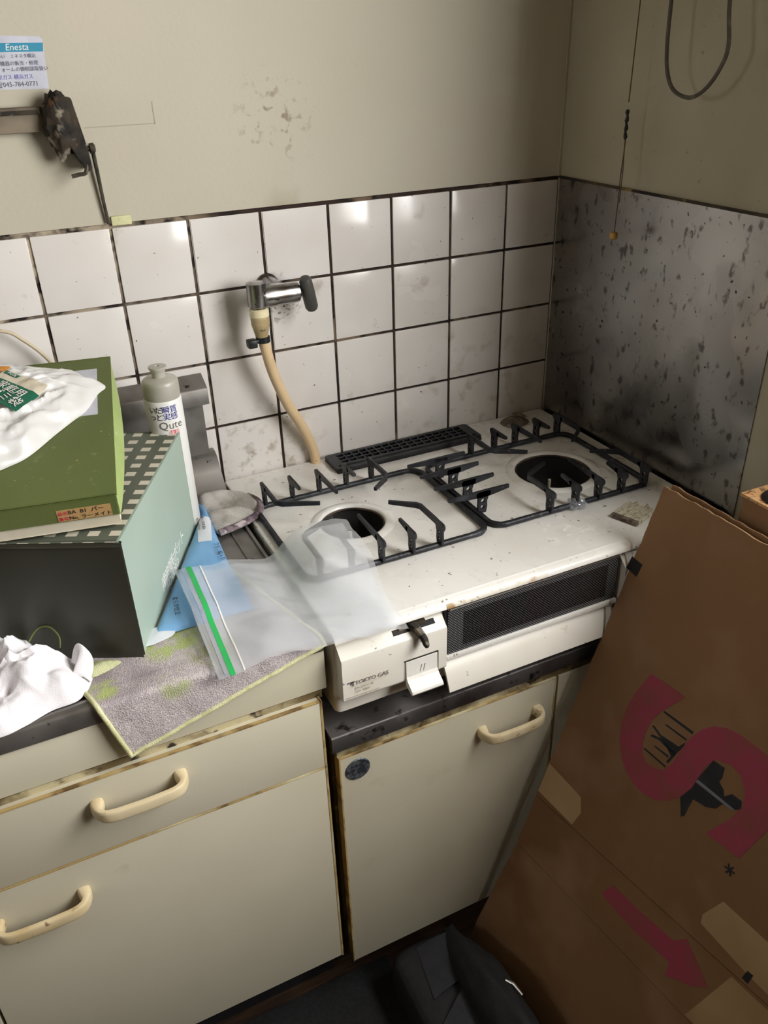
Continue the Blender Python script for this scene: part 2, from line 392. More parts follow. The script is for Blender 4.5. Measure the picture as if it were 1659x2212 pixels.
# printed grid of pale squares on the tea box lid
BANG = math.atan2(.134, .266)
def checker_mat():
    m = mat('checks', '5c6254', .5); nt = m.node_tree; N = nt.nodes; Lk = nt.links; b = N['Principled BSDF']
    geo = N.new('ShaderNodeNewGeometry'); mp = N.new('ShaderNodeMapping'); mp.vector_type = 'TEXTURE'
    mp.inputs['Location'].default_value = (-.880, -.412, 0); mp.inputs['Rotation'].default_value = (0, 0, -BANG)
    Lk.new(geo.outputs['Position'], mp.inputs['Vector'])
    sp = N.new('ShaderNodeSeparateXYZ'); Lk.new(mp.outputs['Vector'], sp.inputs[0]); fs = []
    for ax, per, w in (('X', .0248, .52), ('Y', .0247, .46)):
        d = N.new('ShaderNodeMath'); d.operation = 'DIVIDE'; Lk.new(sp.outputs[ax], d.inputs[0]); d.inputs[1].default_value = per
        f = N.new('ShaderNodeMath'); f.operation = 'FLOORED_MODULO'; Lk.new(d.outputs[0], f.inputs[0]); f.inputs[1].default_value = 1
        l = N.new('ShaderNodeMath'); l.operation = 'GREATER_THAN'; Lk.new(f.outputs[0], l.inputs[0]); l.inputs[1].default_value = 1 - w; fs.append(l)
    mu = N.new('ShaderNodeMath'); mu.operation = 'MULTIPLY'; Lk.new(fs[0].outputs[0], mu.inputs[0]); Lk.new(fs[1].outputs[0], mu.inputs[1])
    mx = N.new('ShaderNodeMix'); mx.data_type = 'RGBA'; Lk.new(mu.outputs[0], mx.inputs[0])
    mx.inputs[6].default_value = srgb('5c6253'); mx.inputs[7].default_value = srgb('d6cfbb'); Lk.new(mx.outputs[2], b.inputs['Base Color'])
    return m
M['checks'] = checker_mat()
def dotted_glass():
    m = mat('dotted_glass', '0c0c0e', .12, coat=0); nt = m.node_tree; N = nt.nodes; Lk = nt.links; b = N['Principled BSDF']
    geo = N.new('ShaderNodeNewGeometry'); mp = N.new('ShaderNodeMapping'); Lk.new(geo.outputs['Position'], mp.inputs['Vector'])
    mp.inputs['Rotation'].default_value = (0, R(45), 0); mp.inputs['Scale'].default_value = (1, 0, 1)
    sp = N.new('ShaderNodeSeparateXYZ'); Lk.new(mp.outputs['Vector'], sp.inputs[0])
    cb = N.new('ShaderNodeCombineXYZ'); Lk.new(sp.outputs['X'], cb.inputs[0]); Lk.new(sp.outputs['Z'], cb.inputs[1])
    vo = N.new('ShaderNodeTexVoronoi'); vo.voronoi_dimensions = '2D'; vo.inputs['Scale'].default_value = 330; vo.inputs['Randomness'].default_value = 0
    Lk.new(cb.outputs[0], vo.inputs['Vector'])
    lt = N.new('ShaderNodeMath'); lt.operation = 'LESS_THAN'; Lk.new(vo.outputs['Distance'], lt.inputs[0]); lt.inputs[1].default_value = .30
    s2 = N.new('ShaderNodeSeparateXYZ'); Lk.new(geo.outputs['Position'], s2.inputs[0])
    def rng(o, a, c):
        x = N.new('ShaderNodeMath'); x.operation = 'GREATER_THAN'; Lk.new(o, x.inputs[0]); x.inputs[1].default_value = a
        y = N.new('ShaderNodeMath'); y.operation = 'LESS_THAN'; Lk.new(o, y.inputs[0]); y.inputs[1].default_value = c
        z = N.new('ShaderNodeMath'); z.operation = 'MULTIPLY'; Lk.new(x.outputs[0], z.inputs[0]); Lk.new(y.outputs[0], z.inputs[1]); return z.outputs[0]
    w = N.new('ShaderNodeMath'); w.operation = 'MULTIPLY'; Lk.new(rng(s2.outputs['X'], -.470, -.226), w.inputs[0]); Lk.new(rng(s2.outputs['Z'], .722, .778), w.inputs[1])
    dc = N.new('ShaderNodeMix'); dc.data_type = 'RGBA'; Lk.new(w.outputs[0], dc.inputs[0]); dc.inputs[6].default_value = srgb('7c7c7a'); dc.inputs[7].default_value = srgb('505050')
    gc = N.new('ShaderNodeMix'); gc.data_type = 'RGBA'; Lk.new(w.outputs[0], gc.inputs[0]); gc.inputs[6].default_value = srgb('2c2c2f'); gc.inputs[7].default_value = srgb('0f0f11')
    mx = N.new('ShaderNodeMix'); mx.data_type = 'RGBA'; Lk.new(lt.outputs[0], mx.inputs[0]); Lk.new(gc.outputs[2], mx.inputs[6]); Lk.new(dc.outputs[2], mx.inputs[7])
    Lk.new(mx.outputs[2], b.inputs['Base Color'])
    return m
M['dotted_glass'] = dotted_glass()

# ------------------------------------------------------------------ the room
def struct(name, bm, mt, parent=None):
    return tag(obj(name, bm, mt, parent, smooth=0), kind='structure')
XL, YF, ZC = -2.6, -2.7, 2.35
TT = 1.2312                                             # top of the tiling
struct('floor', box(new(), XL, 0, YF, 0, -.05, 0), M['floor'])
struct('ceiling', box(new(), XL, 0, YF, 0, ZC, ZC + .05), M['room'])
wb = struct('wall_back', box(new(), XL, 0, 0, .1, TT + .0042, ZC), M['plaster'])
obj('grout_bed', box(new(), XL, 0, .0028, .1, 0, TT + .0042), M['grout'], wb, smooth=0)
struct('wall_front', box(new(), XL, 0, YF - .1, YF, 0, ZC), M['room'])
b = new()
box(b, XL - .1, XL, YF, DY0, 0, ZC); box(b, XL - .1, XL, DY1, 0, 0, ZC); box(b, XL - .1, XL, DY0, DY1, 0, DZ0); box(b, XL - .1, XL, DY0, DY1, DZ1, ZC)
struct('wall_left', b, M['room'])
b = new()
box(b, 0, .1, YF, WY0, 0, ZC); box(b, 0, .1, WY1, .1, 0, ZC); box(b, 0, .1, WY0, WY1, 0, WZ0); box(b, 0, .1, WY0, WY1, WZ1, ZC)
wr = struct('wall_right', b, M['plaster_right'])
def window(name, x0, x1, y0, y1, z0, z1):
    e = bpy.data.objects.new(name, None); COL.objects.link(e); e.location = ((x0 + x1) / 2, (y0 + y1) / 2, z0); tag(e, kind='structure')
    t = .03
    for a in ((y0, y1, z0, z0 + t), (y0, y1, z1 - t, z1)): obj('rail', box(new(), x0, x1, *a, bev=.002), M['chrome'], e, smooth=0)
    for a in ((y0, y0 + t), (y1 - t, y1), ((y0 + y1) / 2 - t / 2, (y0 + y1) / 2 + t / 2)): obj('stile', box(new(), x0, x1, *a, z0 + t, z1 - t, bev=.002), M['chrome'], e, smooth=0)
window('window_1', .02, .05, WY0, WY1, WZ0, WZ1)
window('window_2', XL - .05, XL - .02, DY0, DY1, DZ0, DZ1)

# wall tiles: each its own piece, recessed dark joints, the four round the gas tap cut back
TP, TX0 = .11, -.1069
TAPX, TAPZ = TX0 - 4 * TP, TT - TP
def tile_mesh(w, h, notch=None):
    """tile lying in x,z, front at y=0; notch=(cx,cz,r) centre of a round cut in local coordinates"""
    if notch is None:
        bm = new(); box(bm, -w / 2, w / 2, 0, .007, -h / 2, h / 2, bev=.0014, seg=2)
        return to_mesh(bm, 'tile')
    cx, cz, r = notch; pts = []
    sx = 1 if cx > 0 else -1; sz = 1 if cz > 0 else -1
    x1, z1 = sx * w / 2, sz * h / 2
    dx = math.sqrt(max(r * r - (cz - z1) ** 2, 0)); dz = math.sqrt(max(r * r - (cx - x1) ** 2, 0))
    a0 = math.atan2(z1 - cz, -sx * dx); a1 = math.atan2(-sz * dz, x1 - cx)
    d = a1 - a0
    while d > math.pi: d -= 2 * math.pi
    while d < -math.pi: d += 2 * math.pi
    pts = [(cx + r * math.cos(a0 + d * k / 8), cz + r * math.sin(a0 + d * k / 8)) for k in range(9)]
    pts += [(x1, -z1), (-x1, -z1), (-x1, z1)]
    bm = new(); prism(bm, pts, 0, .007, XZY)
    fr = [f for f in bm.faces if all(abs(v.co.y) < 1e-6 for v in f.verts)]
    bmesh.ops.bevel(bm, geom=list({e for f in fr for e in f.edges}), offset=.0012, segments=2, affect='EDGES')
    return to_mesh(bm, 'tile')
def finish(me, mt, ang=30):
    me.materials.append(mt)
    for p in me.polygons: p.use_smooth = True
    me.set_sharp_from_angle(angle=R(ang)); return me
J = .0045
base_tile = finish(tile_mesh(TP - J, TP - J), M['tile'])
edge_tile = finish(tile_mesh(-TX0 - J, TP - J), M['tile'])
for c in range(11):
    for r_ in range(5):
        w = TP if c else -TX0
        xc = TX0 - (c - .5) * TP if c else TX0 / 2
        zc = TT - (r_ + .5) * TP
        me = base_tile if c else edge_tile
        if c in (4, 5) and r_ in (0, 1):
            me = finish(tile_mesh(TP - J, TP - J, (TAPX - xc, TAPZ - zc, .0165)), M['tile'])
        inst('tile', me, wb, (xc, 0, zc), (R(random.uniform(-.25, .25)), 0, R(random.uniform(-.25, .25))))
# faint outline left by a removed holder on the plaster
obj('paint_trace', box(box(new(), -.777, -.683, -.0003, .0002, 1.3575, 1.3588), -.6838, -.6822, -.0003, .0002, 1.357, 1.385), M['trace'], wb, smooth=0)
# plaster corner bead
obj('corner_bead', box(new(), -.004, .0005, -.004, .0005, TT + .004, ZC), M['plaster_right'], wr, smooth=0)

# ------------------------------------------------------------------ steel splash sheet on the right wall
st = thing('splash_sheet', (-.001, -.25, .79), 'stained grey metal splash sheet fixed to the wall beside the stove', 'splash sheet')
obj('sheet', box(new(), -.0016, -.0002, -.497, -.004, .79, TT + .001, bev=.0004, seg=1), M['steel_sheet'], st, smooth=0)
obj('top_strip', box(new(), -.0032, -.0002, -.5, -.002, TT + .0005, TT + .0045), M['gap'], st, smooth=0)

# ------------------------------------------------------------------ sink unit and its worktop
def handle(parent, xc, yf, zc, w=.116):
    """bow handle: rounded bar swept out from the front and back again"""
    h = w / 2; d = .0265
    plan = smooth_path([(-h + .008, .0008, 0), (-h + .0068, -.009, 0), (-h + .0085, -.0175, 0), (-h + .0145, -.0232, 0), (-h + .024, -.0258, 0), (-h + .036, -d, 0), (0, -d - .0006, 0),
                        (h - .036, -d, 0), (h - .024, -.0258, 0), (h - .0145, -.0232, 0), (h - .0085, -.0175, 0), (h - .0068, -.009, 0), (h - .008, .0008, 0)], 5)
    b = new(); rows = []; n = len(plan)
    for k, p in enumerate(plan):
        t = (plan[min(k + 1, n - 1)] - plan[max(k - 1, 0)]).normalized(); nn = V((-t.y, t.x, 0))
        e = abs(k / (n - 1) * 2 - 1); wd_ = .0040 + .0040 * ss_(.62, .95, e); hz = .0088 + .0012 * ss_(.6, 1, e)
        ring = []
        for a in range(16):
            c_, s_ = math.cos(2 * math.pi * a / 16), math.sin(2 * math.pi * a / 16)
            q = .55
            ring.append(b.verts.new(p + nn * wd_ * math.copysign(abs(c_) ** q, c_) + V((0, 0, hz * math.copysign(abs(s_) ** q, s_))) + V((xc, yf, zc))))
        rows.append(ring)
    for k in range(n - 1):
        for a in range(16): b.faces.new((rows[k][a], rows[k][(a + 1) % 16], rows[k + 1][(a + 1) % 16], rows[k + 1][a]))
    b.faces.new(rows[0][::-1]); b.faces.new(rows[-1])
    return obj('handle', b, M['handle'], parent, smooth=40)

sk = thing('sink_cabinet', (-1.17, -.24, 0), 'cream sink base cabinet with a drawer above a wide door', 'cabinet')
obj('body', box(new(), -1.69, -.672, -.455, -.02, .15, .777), M['gap'], sk, smooth=0)
obj('toe_kick', box(new(), -1.69, -.672, -.40, -.05, 0, .15), M['bag_black'], sk, smooth=0)
obj('fascia', box(new(), -1.69, -.667, -.4705, -.452, .7145, .7775, bev=.001), M['cream'], sk)
obj('shadow_rail', box(new(), -1.69, -.674, -.4695, -.456, .7015, .7130), M['cream_mould'], sk, smooth=0)  # mould-stained strip, added to carry the shadow line below the fascia
SX0, SX1, SF = -1.148, -.6795, -.480
dr = obj('drawer', box(new(), SX0, SX1, SF, -.457, .5865, .7035, bev=.0012), M['cream'], sk)
obj('edge_band', box(box(new(), SX0 + .001, SX1 - .001, SF - .0006, SF + .004, .7022, .7045), SX1 - .0022, SX1 + .0008, SF - .0006, -.458, .587, .7045), M['band'], dr, smooth=0)
handle(dr, -.9205, SF, .6645)
do = obj('door', box(new(), SX0, SX1, SF, -.457, .158, .5845, bev=.0012), M['cream'], sk)
obj('edge_band', box(box(new(), SX0 + .001, SX1 - .001, SF - .0006, SF + .004, .5832, .5852), SX1 - .0022, SX1 + .0008, SF - .0006, -.458, .158, .5852), M['band'], do, smooth=0)
handle(do, -1.063, SF, .5290)
d2 = obj('door', box(new(), SX0 - .52, SX0 - .004, SF, -.457, .158, .7035, bev=.0012), M['cream'], sk)

wt = thing('sink_worktop', (-1.17, -.24, .777), 'grey stainless steel sink worktop with an upstand against the tiles', 'worktop')
prof = [(-.4735, .7785), (-.4735, .8005), (-.470, .8045), (-.458, .8045), (-.448, .8), (-.105, .8), (-.085, .803), (-.06, .818), (-.04, .843), (-.026, .862), (-.014, .868), (-.002, .868), (-.002, .790), (-.45, .790), (-.462, .7785)]
obj('top', prism(new(), prof, -1.69, -.6685, YZX), M['steel'], wt, smooth=50)
b = new(); prism(b, [(-.0165, .866), (-.0165, .957), (-.0335, .9575), (-.0345, .982), (-.0325, .985), (-.002, .999), (-.0015, .866)], -1.69, -.678, YZX)
obj('upstand', b, M['steel'], wt, smooth=50)
obj('upstand_cap', prism(new(), [(-.0335, .9575), (-.0345, .982), (-.0325, .985), (-.002, .999), (-.0015, .9575)], -.678, -.6705, YZX), M['steel'], wt, smooth=50)
obj('end_ridge', box(new(), -.6975, -.6935, -.44, -.1, .7995, .8022, bev=.0012), M['steel'], wt)
obj('end_rim', box(new(), -.6735, -.6685, -.455, -.09, .7995, .8040, bev=.0018), M['steel'], wt)

# ------------------------------------------------------------------ stove base cabinet and its steel top
gc = thing('stove_cabinet', (-.333, -.24, 0), 'low cream base cabinet under the stove with two doors', 'cabinet')
obj('body', box(new(), -.6625, -.004, -.4515, -.01, .105, .596), M['gap'], gc, smooth=0)
obj('toe_kick', box(new(), -.6625, -.004, -.39, -.03, 0, .105), M['bag_black'], gc, smooth=0)
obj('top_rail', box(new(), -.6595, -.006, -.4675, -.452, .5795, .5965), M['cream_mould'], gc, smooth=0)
GF = -.4700
ga = obj('door', box(new(), -.6575, -.2895, GF, -.452, .110, .5785, bev=.0012), M['cream'], gc)
obj('edge_band', box(box(new(), -.6565, -.2905, GF - .0006, GF + .004, .5770, .5792), -.2912, -.2890, GF - .0006, -.453, .11, .579), M['band'], ga, smooth=0)
obj('edge_band', box(new(), -.6582, -.6560, GF - .0006, -.453, .11, .579), M['band'], ga, smooth=0)
handle(ga, -.373, GF, .5265)
b = new(); lathe(b, [(.0001, 0), (.0185, 0), (.0192, .0006), (.0195, .0016)], (-.6305, GF - .0016, .5475), 32, MX.Rotation(R(-90), 3, 'X'))
obj('round_badge', b, M['badge'], ga, label='round dark grey metallic badge')
obj('door', box(new(), -.2845, -.010, GF, -.452, .110, .5785, bev=.0012), M['cream'], gc)
sp_ = thing('stove_shelf', (-.334, -.24, .596), 'dark stained steel shelf carrying the gas stove', 'worktop')
obj('top', prism(new(), [(-.4745, .5975), (-.4745, .6225), (-.472, .625), (-.003, .625), (-.003, .6155), (-.464, .6155), (-.464, .5975)], -.6675, -.002, YZX), M['steel_dark'], sp_, smooth=50)

# ------------------------------------------------------------------ gas stove
gs = thing('gas_stove', (-.333, -.245, .625), 'white two burner gas table stove with a centre grill', 'stove')
BL, BR = (-.5215, -.2365), (-.149, -.2405); RL, RR = .0500, .0650
TZ = .8033
me = cmesh([rrect(-.6585, -.0075, -.476, -.003, .006), circ(*BL, RL + .010), circ(*BR, RR + .010)], .019, .003)
me.transform(MX.Translation((0, 0, TZ - .0095)))
tp = obj('top_plate', me, M['enamel'], gs, smooth=40)
# rolled front edge
b = new(); pr = [(-.470, TZ - .0004), (-.478, TZ - .0012), (-.4835, TZ - .0036), (-.4868, TZ - .0072), (-.4872, TZ - .0110), (-.484, TZ - .0120), (-.470, TZ - .012)]
prism(b, pr, -.6575, -.0085, YZX); obj('front_lip', b, M['enamel'], gs, smooth=60)
obj('worn_patch', prism(new(), [(-.4872, TZ - .0068), (-.4876, TZ - .0108), (-.486, TZ - .0117), (-.4845, TZ - .0042)], -.497, -.335, YZX), M['lip_wear'], gs, smooth=60)
for (c, r) in ((BL, RL), (BR, RR)):
    b = new(); lathe(b, [(r + .0165, TZ - .0004), (r + .0125, TZ + .0016), (r + .004, TZ + .0026), (r + .0008, TZ + .0018), (r - .0006, TZ - .003), (r, TZ - .012), (r + .0165, TZ - .012)], (c[0], c[1], 0), 48, cap=False)
    rg = obj('burner_ring', b, M['enamel'], gs, smooth=60)
    b = new(); lathe(b, [(r - .0004, TZ - .002), (r - .001, TZ - .010), (r - .002, TZ - .040), (r - .010, TZ - .066), (r - .03, TZ - .072), (.0001, TZ - .073)], (c[0], c[1], 0), 40, cap=False)
    obj('burner_well', b, M['soot'], gs, smooth=60)
    b = new(); lathe(b, [(r - .0010, TZ - .0012), (r - .0024, TZ - .0020), (r - .0026, TZ - .0045), (r - .0012, TZ - .006)], (c[0], c[1], 0), 40, cap=False)
    obj('well_rim', b, M['rust_ring'], gs, smooth=60)
    b = new(); lathe(b, [(.024, TZ - .073), (.024, TZ - .050), (.020, TZ - .046), (.012, TZ - .046), (.012, TZ - .054), (.0001, TZ - .054)], (c[0], c[1], 0), 28, cap=False)
    obj('burner_base', b, M['soot'], gs, smooth=40)
    b = new(); tube(b, [(c[0] - .003, c[1] + .004, TZ - .072), (c[0] - .003, c[1] + .004, TZ - .018)], .0028, 10)
    obj('ignition_pin', b, M['card_cream'], gs)
b = new(); ring = [[b.verts.new((x, y, z)) for x, y in rrect(-.6575, -.011, -.4745, -.03, .010, 4)] for z in (.6705, .6680, TZ - .012)]
ring[0] = ring[0]
low = [b.verts.new((x, y, .6665)) for x, y in rrect(-.6545, -.014, -.4715, -.033, .008, 4)]
for v in ring[0]: b.verts.remove(v)
ring = [low, ring[1], ring[2]]; n_ = len(low)
for q in range(2):
    for k in range(n_): b.faces.new((ring[q][k], ring[q][(k + 1) % n_], ring[q + 1][(k + 1) % n_], ring[q + 1][k]))
b.faces.new(low[::-1])
obj('body', b, M['enamel_front'], gs)
for x in (-.63, -.04):
    for y in (-.37, -.08):
        b = new(); lathe(b, [(.016, .625), (.016, .63), (.012, .634), (.012, .668)], (x, y, 0), 20); obj('foot', b, M['black_plastic'], gs)
def control(x0, x1, slot0, slot1, tabx, lever):
    PR = [(-.4700, .6985), (-.4925, .7005), (-.4938, .7035), (-.4945, .7660), (-.4935, .7690), (-.4765, .7840), (-.4765, .7912), (-.4700, .7912)]
    cp = obj('control_panel', prism(new(), PR, x0, x1, YZX), M['enamel_front'], gs, smooth=20)
    # sloping slot for the ignition lever
    obj('slot', prism(new(), [(-.4775, .7830), (-.4862, .7757), (-.4850, .7742), (-.4765, .7815)], slot0, slot1, YZX), M['soot'], cp, smooth=0)
    lv = new(); tube(lv, smooth_path([(lever - .006, -.478, .7815), (lever, -.490, .7800), (lever + .004, -.503, .7720), (lever + .0065, -.5075, .7600)], 4), [.0055, .0055, .006, .0065, .006, .0055, .0052, .005, .005, .0048, .0045, .004, .003], 12, flat=1.25)
    box(lv, lever - .022, lever + .018, -.4835, -.476, .7775, .7840, bev=.002)
    obj('lever', lv, M['rust'], cp)
    tb = new(); prism(tb, [(-.4935, .7345), (-.4960, .7340), (-.4965, .7090), (-.4990, .7045), (-.5125, .6955), (-.5140, .6925), (-.5125, .6895), (-.5085, .6890), (-.4935, .6945)], tabx - .0235, tabx + .0235, YZX)
    obj('slide_tab', tb, M['enamel'], cp, smooth=25)
    obj('tab_groove', box(box(new(), tabx - .0255, tabx + .0255, -.4952, -.4940, .7345, .7362), tabx + .0235, tabx + .0255, -.4952, -.4940, .7045, .7355), M['ink'], cp, smooth=0)
    return cp
cpl = control(-.6535, -.5005, -.576, -.514, -.5395, -.5445)
cpr = control(-.2010, -.0130, -.135, -.075, -.105, -.100)
def front(x, z, y=-.4950): return basis((x, y, z), (1, 0, 0), (0, 0, 1), (0, -1, 0))
text('lettering', 'TOKYO GAS', .0090, front(-.6365, .7255), M['grey_ink'], cpl, space=.93)
b = new()
for a in ((-.6470, -.6375, .7305, .7325), (-.6425, -.6385, .7275, .7318), (-.6405, -.6380, .7250, .7268)): box(b, a[0], a[1], -.4951, -.4944, a[2], a[3])
obj('logo_mark', b, M['grey_ink'], cpl, smooth=0)
obj('rule_line', box(new(), -.6445, -.5905, -.4949, -.4944, .7234, .7237), M['pale_ink'], cpl, smooth=0)
text('lettering', 'RN-2420-1B', .0052, front(-.6365, .7178), M['pale_ink'], cpl)
text('lettering', '107  9585', .0052, front(-.6365, .7122), M['pale_ink'], cpl)
text('lettering', 'PRODUCED BY TOKYO GAS CO.,LTD.', .0028, front(-.6495, .7062), M['pale_ink'], cpl)
for i in range(2):
    b = new(); tube(b, [(-.5425 + i * .005, -.4966, .7125), (-.5410 + i * .005, -.4966, .7190), (-.5400 + i * .005, -.4966, .7235)], .00035, 6); obj('printed_stroke', b, M['grey_ink'], cpl)
b = new()
for x in (-.5555, -.5455, -.5360): box(b, x, x + .0075, -.4768, -.4762, .7862, .7895)
obj('printed_squares', b, M['pale_ink'], cpl, smooth=0)
# grill door
gd = obj('grill_door', box(new(), -.4965, -.2055, -.4835, -.4700, .7065, .7910, bev=.001), M['black_plastic'], gs)
obj('glass', box(new(), -.4935, -.2085, -.4850, -.4832, .7125, .7885, bev=.0005, seg=1), M['dotted_glass'], gd, smooth=0)
b = new(); tube(b, [(-.4915, -.4852, .7888), (-.2085, -.4852, .7888)], .0014, 8); obj('chrome_strip', b, M['chrome_bright'], gd)
obj('bottom_trim', box(new(), -.4965, -.2055, -.4885, -.4745, .7045, .7125, bev=.0014), M['enamel'], gd)
b = new(); prism(b, [(-.474, .704), (-.4800, .6995), (-.4890, .6860), (-.5000, .6620), (-.5005, .6590), (-.4975, .6585), (-.4880, .6780), (-.4780, .6920), (-.474, .694)], -.4985, -.2055, YZX)
obj('grill_handle', b, M['enamel_front'], gs, smooth=45)
# exhaust grille at the back
loops = [rrect(-.478, -.188, -.0765, -.014, .007)]
nx, ny = 17, 3
gx0, gx1, gy0, gy1 = -.460, -.207, -.0565, -.0195
for i in range(nx):
    for j in range(ny):
        a = gx0 + (gx1 - gx0) * i / nx; c_ = gy0 + (gy1 - gy0) * j / ny
        loops.append(rrect(a + .0014, a + (gx1 - gx0) / nx - .0014, c_ + .0012, c_ + (gy1 - gy0) / ny - .0012, .001, 1)[::-1])
me = cmesh(loops, .005, .0008); me.transform(MX.Translation((0, 0, TZ + .0068)))
gr = obj('exhaust_grille', me, M['grille'], gs, smooth=30)
obj('grille_skirt', prism(new(), [(-.0755, TZ + .0002), (-.0755, TZ + .005), (-.063, TZ + .006), (-.060, TZ + .0035), (-.016, TZ + .0035), (-.0145, TZ + .0002)], -.4765, -.1895, YZX), M['soot'], gr, smooth=0)
obj('grille_ridge', box(new(), -.470, -.196, -.0665, -.0615, TZ + .008, TZ + .0112, bev=.0014), M['grille'], gr)

# ------------------------------------------------------------------ pan supports (lift off the stove)
PZ = TZ
def ribbon(bm, pts, t=.0042):
    """upright bar along plan points (x,y,zlow,zhigh)"""
    n = len(pts); rows = []
    for i, (x, y, z0, z1) in enumerate(pts):
        a = V(pts[max(i - 1, 0)][:2]); c = V(pts[min(i + 1, n - 1)][:2]); d = (c - a).normalized(); nn = V((-d.y, d.x)) * t / 2
        k = 1.0
        if 0 < i < n - 1:
            d1 = (V((x, y)) - a).normalized(); k = 1 / max(.5, math.cos(d.angle(d1)))
        rows.append([bm.verts.new((x - nn.x * k, y - nn.y * k, z0)), bm.verts.new((x + nn.x * k, y + nn.y * k, z0)), bm.verts.new((x + nn.x * k, y + nn.y * k, z1)), bm.verts.new((x - nn.x * k, y - nn.y * k, z1))])
    for i in range(n - 1):
        for k in range(4): bm.faces.new((rows[i][k], rows[i][(k + 1) % 4], rows[i + 1][(k + 1) % 4], rows[i + 1][k]))
    bm.faces.new(rows[0][::-1]); bm.faces.new(rows[-1])
    bmesh.ops.bevel(bm, geom=[e for e in bm.edges if e.calc_face_angle(0) > .6], offset=.0009, segments=1, affect='EDGES')
    return bm
post_me = cmesh([[(-.0068, .0018), (.0068, .0018), (.0085, .012), (.0080, .022), (.0105, .0295), (.0170, .0335), (.0170, .0385), (.011, .0400), (-.0085, .0400), (-.0122, .0375), (-.0125, .0325), (-.0105, .0295), (-.0080, .0262), (-.0082, .012)],
                 circ(-.0002, .0125, .0031, 12), circ(.0004, .0232, .0034, 12)], .0042, .0006)
def prong(parent, x, y, dirn, kind, tip=None, burnt=False):
    """post on the frame at (x,y); dirn=+1/-1: arm runs towards +y/-y"""
    bm = new(); bm.from_mesh(post_me)
    bmesh.ops.transform(bm, matrix=basis((x, y, PZ + .003), (0, dirn, 0), (0, 0, 1), (1, 0, 0)), verts=bm.verts)
    z1 = PZ + .0430
    L = {'short': .038, 'medium': .078, 'bent': .064}[kind]
    arm = new()
    if kind == 'bent':
        ribbon(arm, [(x, y + dirn * .010, z1 - .0085, z1), (x, y + dirn * (L - .004), z1 - .0085, z1), (x + (tip[0] - x) * .12, y + dirn * L + (tip[1] - y - dirn * L) * .12, z1 - .0085, z1), (tip[0], tip[1], z1 - .0055, z1)])
    else:
        ribbon(arm, [(x, y + dirn * .010, z1 - .0095, z1), (x, y + dirn * L, z1 - .0050, z1)])
    me_ = to_mesh(arm, 'arm'); bm.from_mesh(me_)
    return obj('prong', bm, M['iron'], parent, smooth=40)
def support(name, label, x0, x1, y0, y1, xs, c, mids=False):
    t = thing(name, ((x0 + x1) / 2, (y0 + y1) / 2, PZ), label, 'pan support', 'cast iron pan supports')
    b = new(); loop = [(p[0], p[1], PZ + .0052 + .0008 * noise.noise(V((p[0] * 40, p[1] * 40, 0)))) for p in rrect(x0, x1, y0, y1, .022, 6)]
    dense = []
    for i in range(len(loop)):
        a, d = V(loop[i]), V(loop[(i + 1) % len(loop)]); k = max(1, int((d - a).length / .012))
        dense += [a.lerp(d, j / k) for j in range(k)]
    tube(b, dense, [.0046 + .0005 * fbm(p.x, p.y, 0, 60) for p in dense], 10, closed=True)
    obj('frame', b, M['iron'], t, smooth=60)
    for i, x in enumerate(xs):
        kind = ('bent', 'short', 'medium', 'short', 'bent')[i]
        sx = 1 if i == 0 else -1
        prong(t, x, y1 + .003, -1, kind, (c[0] - sx * .046, c[1] + .013))
        prong(t, x, y0 - .0, 1, kind, (c[0] - sx * .046, c[1] - .034))
    return t
sl = support('pan_support', 'black iron pan support over the left burner, half under plastic', -.6435, -.3530, -.3630, -.1300, (-.6250, -.5785, -.5320, -.4840, -.4380), BL)
sr = support('pan_support', 'black iron pan support over the right burner beside the metal sheet', -.3415, -.0435, -.3610, -.1300, (-.2440, -.1960, -.1520, -.1060, -.0600), BR)
for i, y in enumerate((-.1790, -.2225, -.2685, -.3120)):
    bm = new(); bm.from_mesh(post_me)
    bmesh.ops.transform(bm, matrix=basis((-.3355, y, PZ + .003), (1, 0, 0), (0, 0, 1), (0, -1, 0)), verts=bm.verts)
    arm = new(); z1 = PZ + .0435
    ribbon(arm, [(-.3955, y, z1 - .0055, z1 - .001), (-.345, y, z1 - .011, z1), (-.322, y, z1 - .011, z1), (-.2890, y - .001, z1 - .0055, z1)])
    bm.from_mesh(to_mesh(arm, 'arm')); obj('cross_prong', bm, M['iron'], sr, smooth=40)

# ------------------------------------------------------------------ gas tap and hose
RX = MX.Rotation(R(90), 3, 'Y'); RYm = MX.Rotation(R(90), 3, 'X')
tp_ = thing('gas_tap', (TAPX, 0, TAPZ - .03), 'tarnished chrome gas tap on the white wall tiles', 'gas tap')
b = new(); lathe(b, [(.0185, -.004), (.0185, .003), (.0155, .006), (.0150, .034), (.0165, .05)], (TAPX, 0, TAPZ - .001), 28, RYm); obj('wall_stub', b, M['chrome'], tp_)
TC = (-.5469, -.050, 1.1165)
b = new(); lathe(b, [(.0150, -.026), (.0168, -.024), (.0172, -.010), (.0160, 0), (.0158, .026), (.0150, .032), (.0110, .0345)], TC, 28, RX); obj('body', b, M['chrome'], tp_)
b = new(); lathe(b, [(.0080, .023), (.0150, .022), (.0152, -.012), (.0125, -.015), (.0120, -.022)], (-.5800, -.050, 1.1165), 28); obj('outlet', b, M['chrome'], tp_)
b = new(); lathe(b, [(.0075, -.004), (.0075, .02)], (-.513, -.05, 1.1165), 16, RX); obj('valve_stem', b, M['grey_plastic'], tp_)
b = new(); ax = MX.Rotation(R(-16), 3, 'Y') @ MX.Rotation(R(18), 3, 'X')
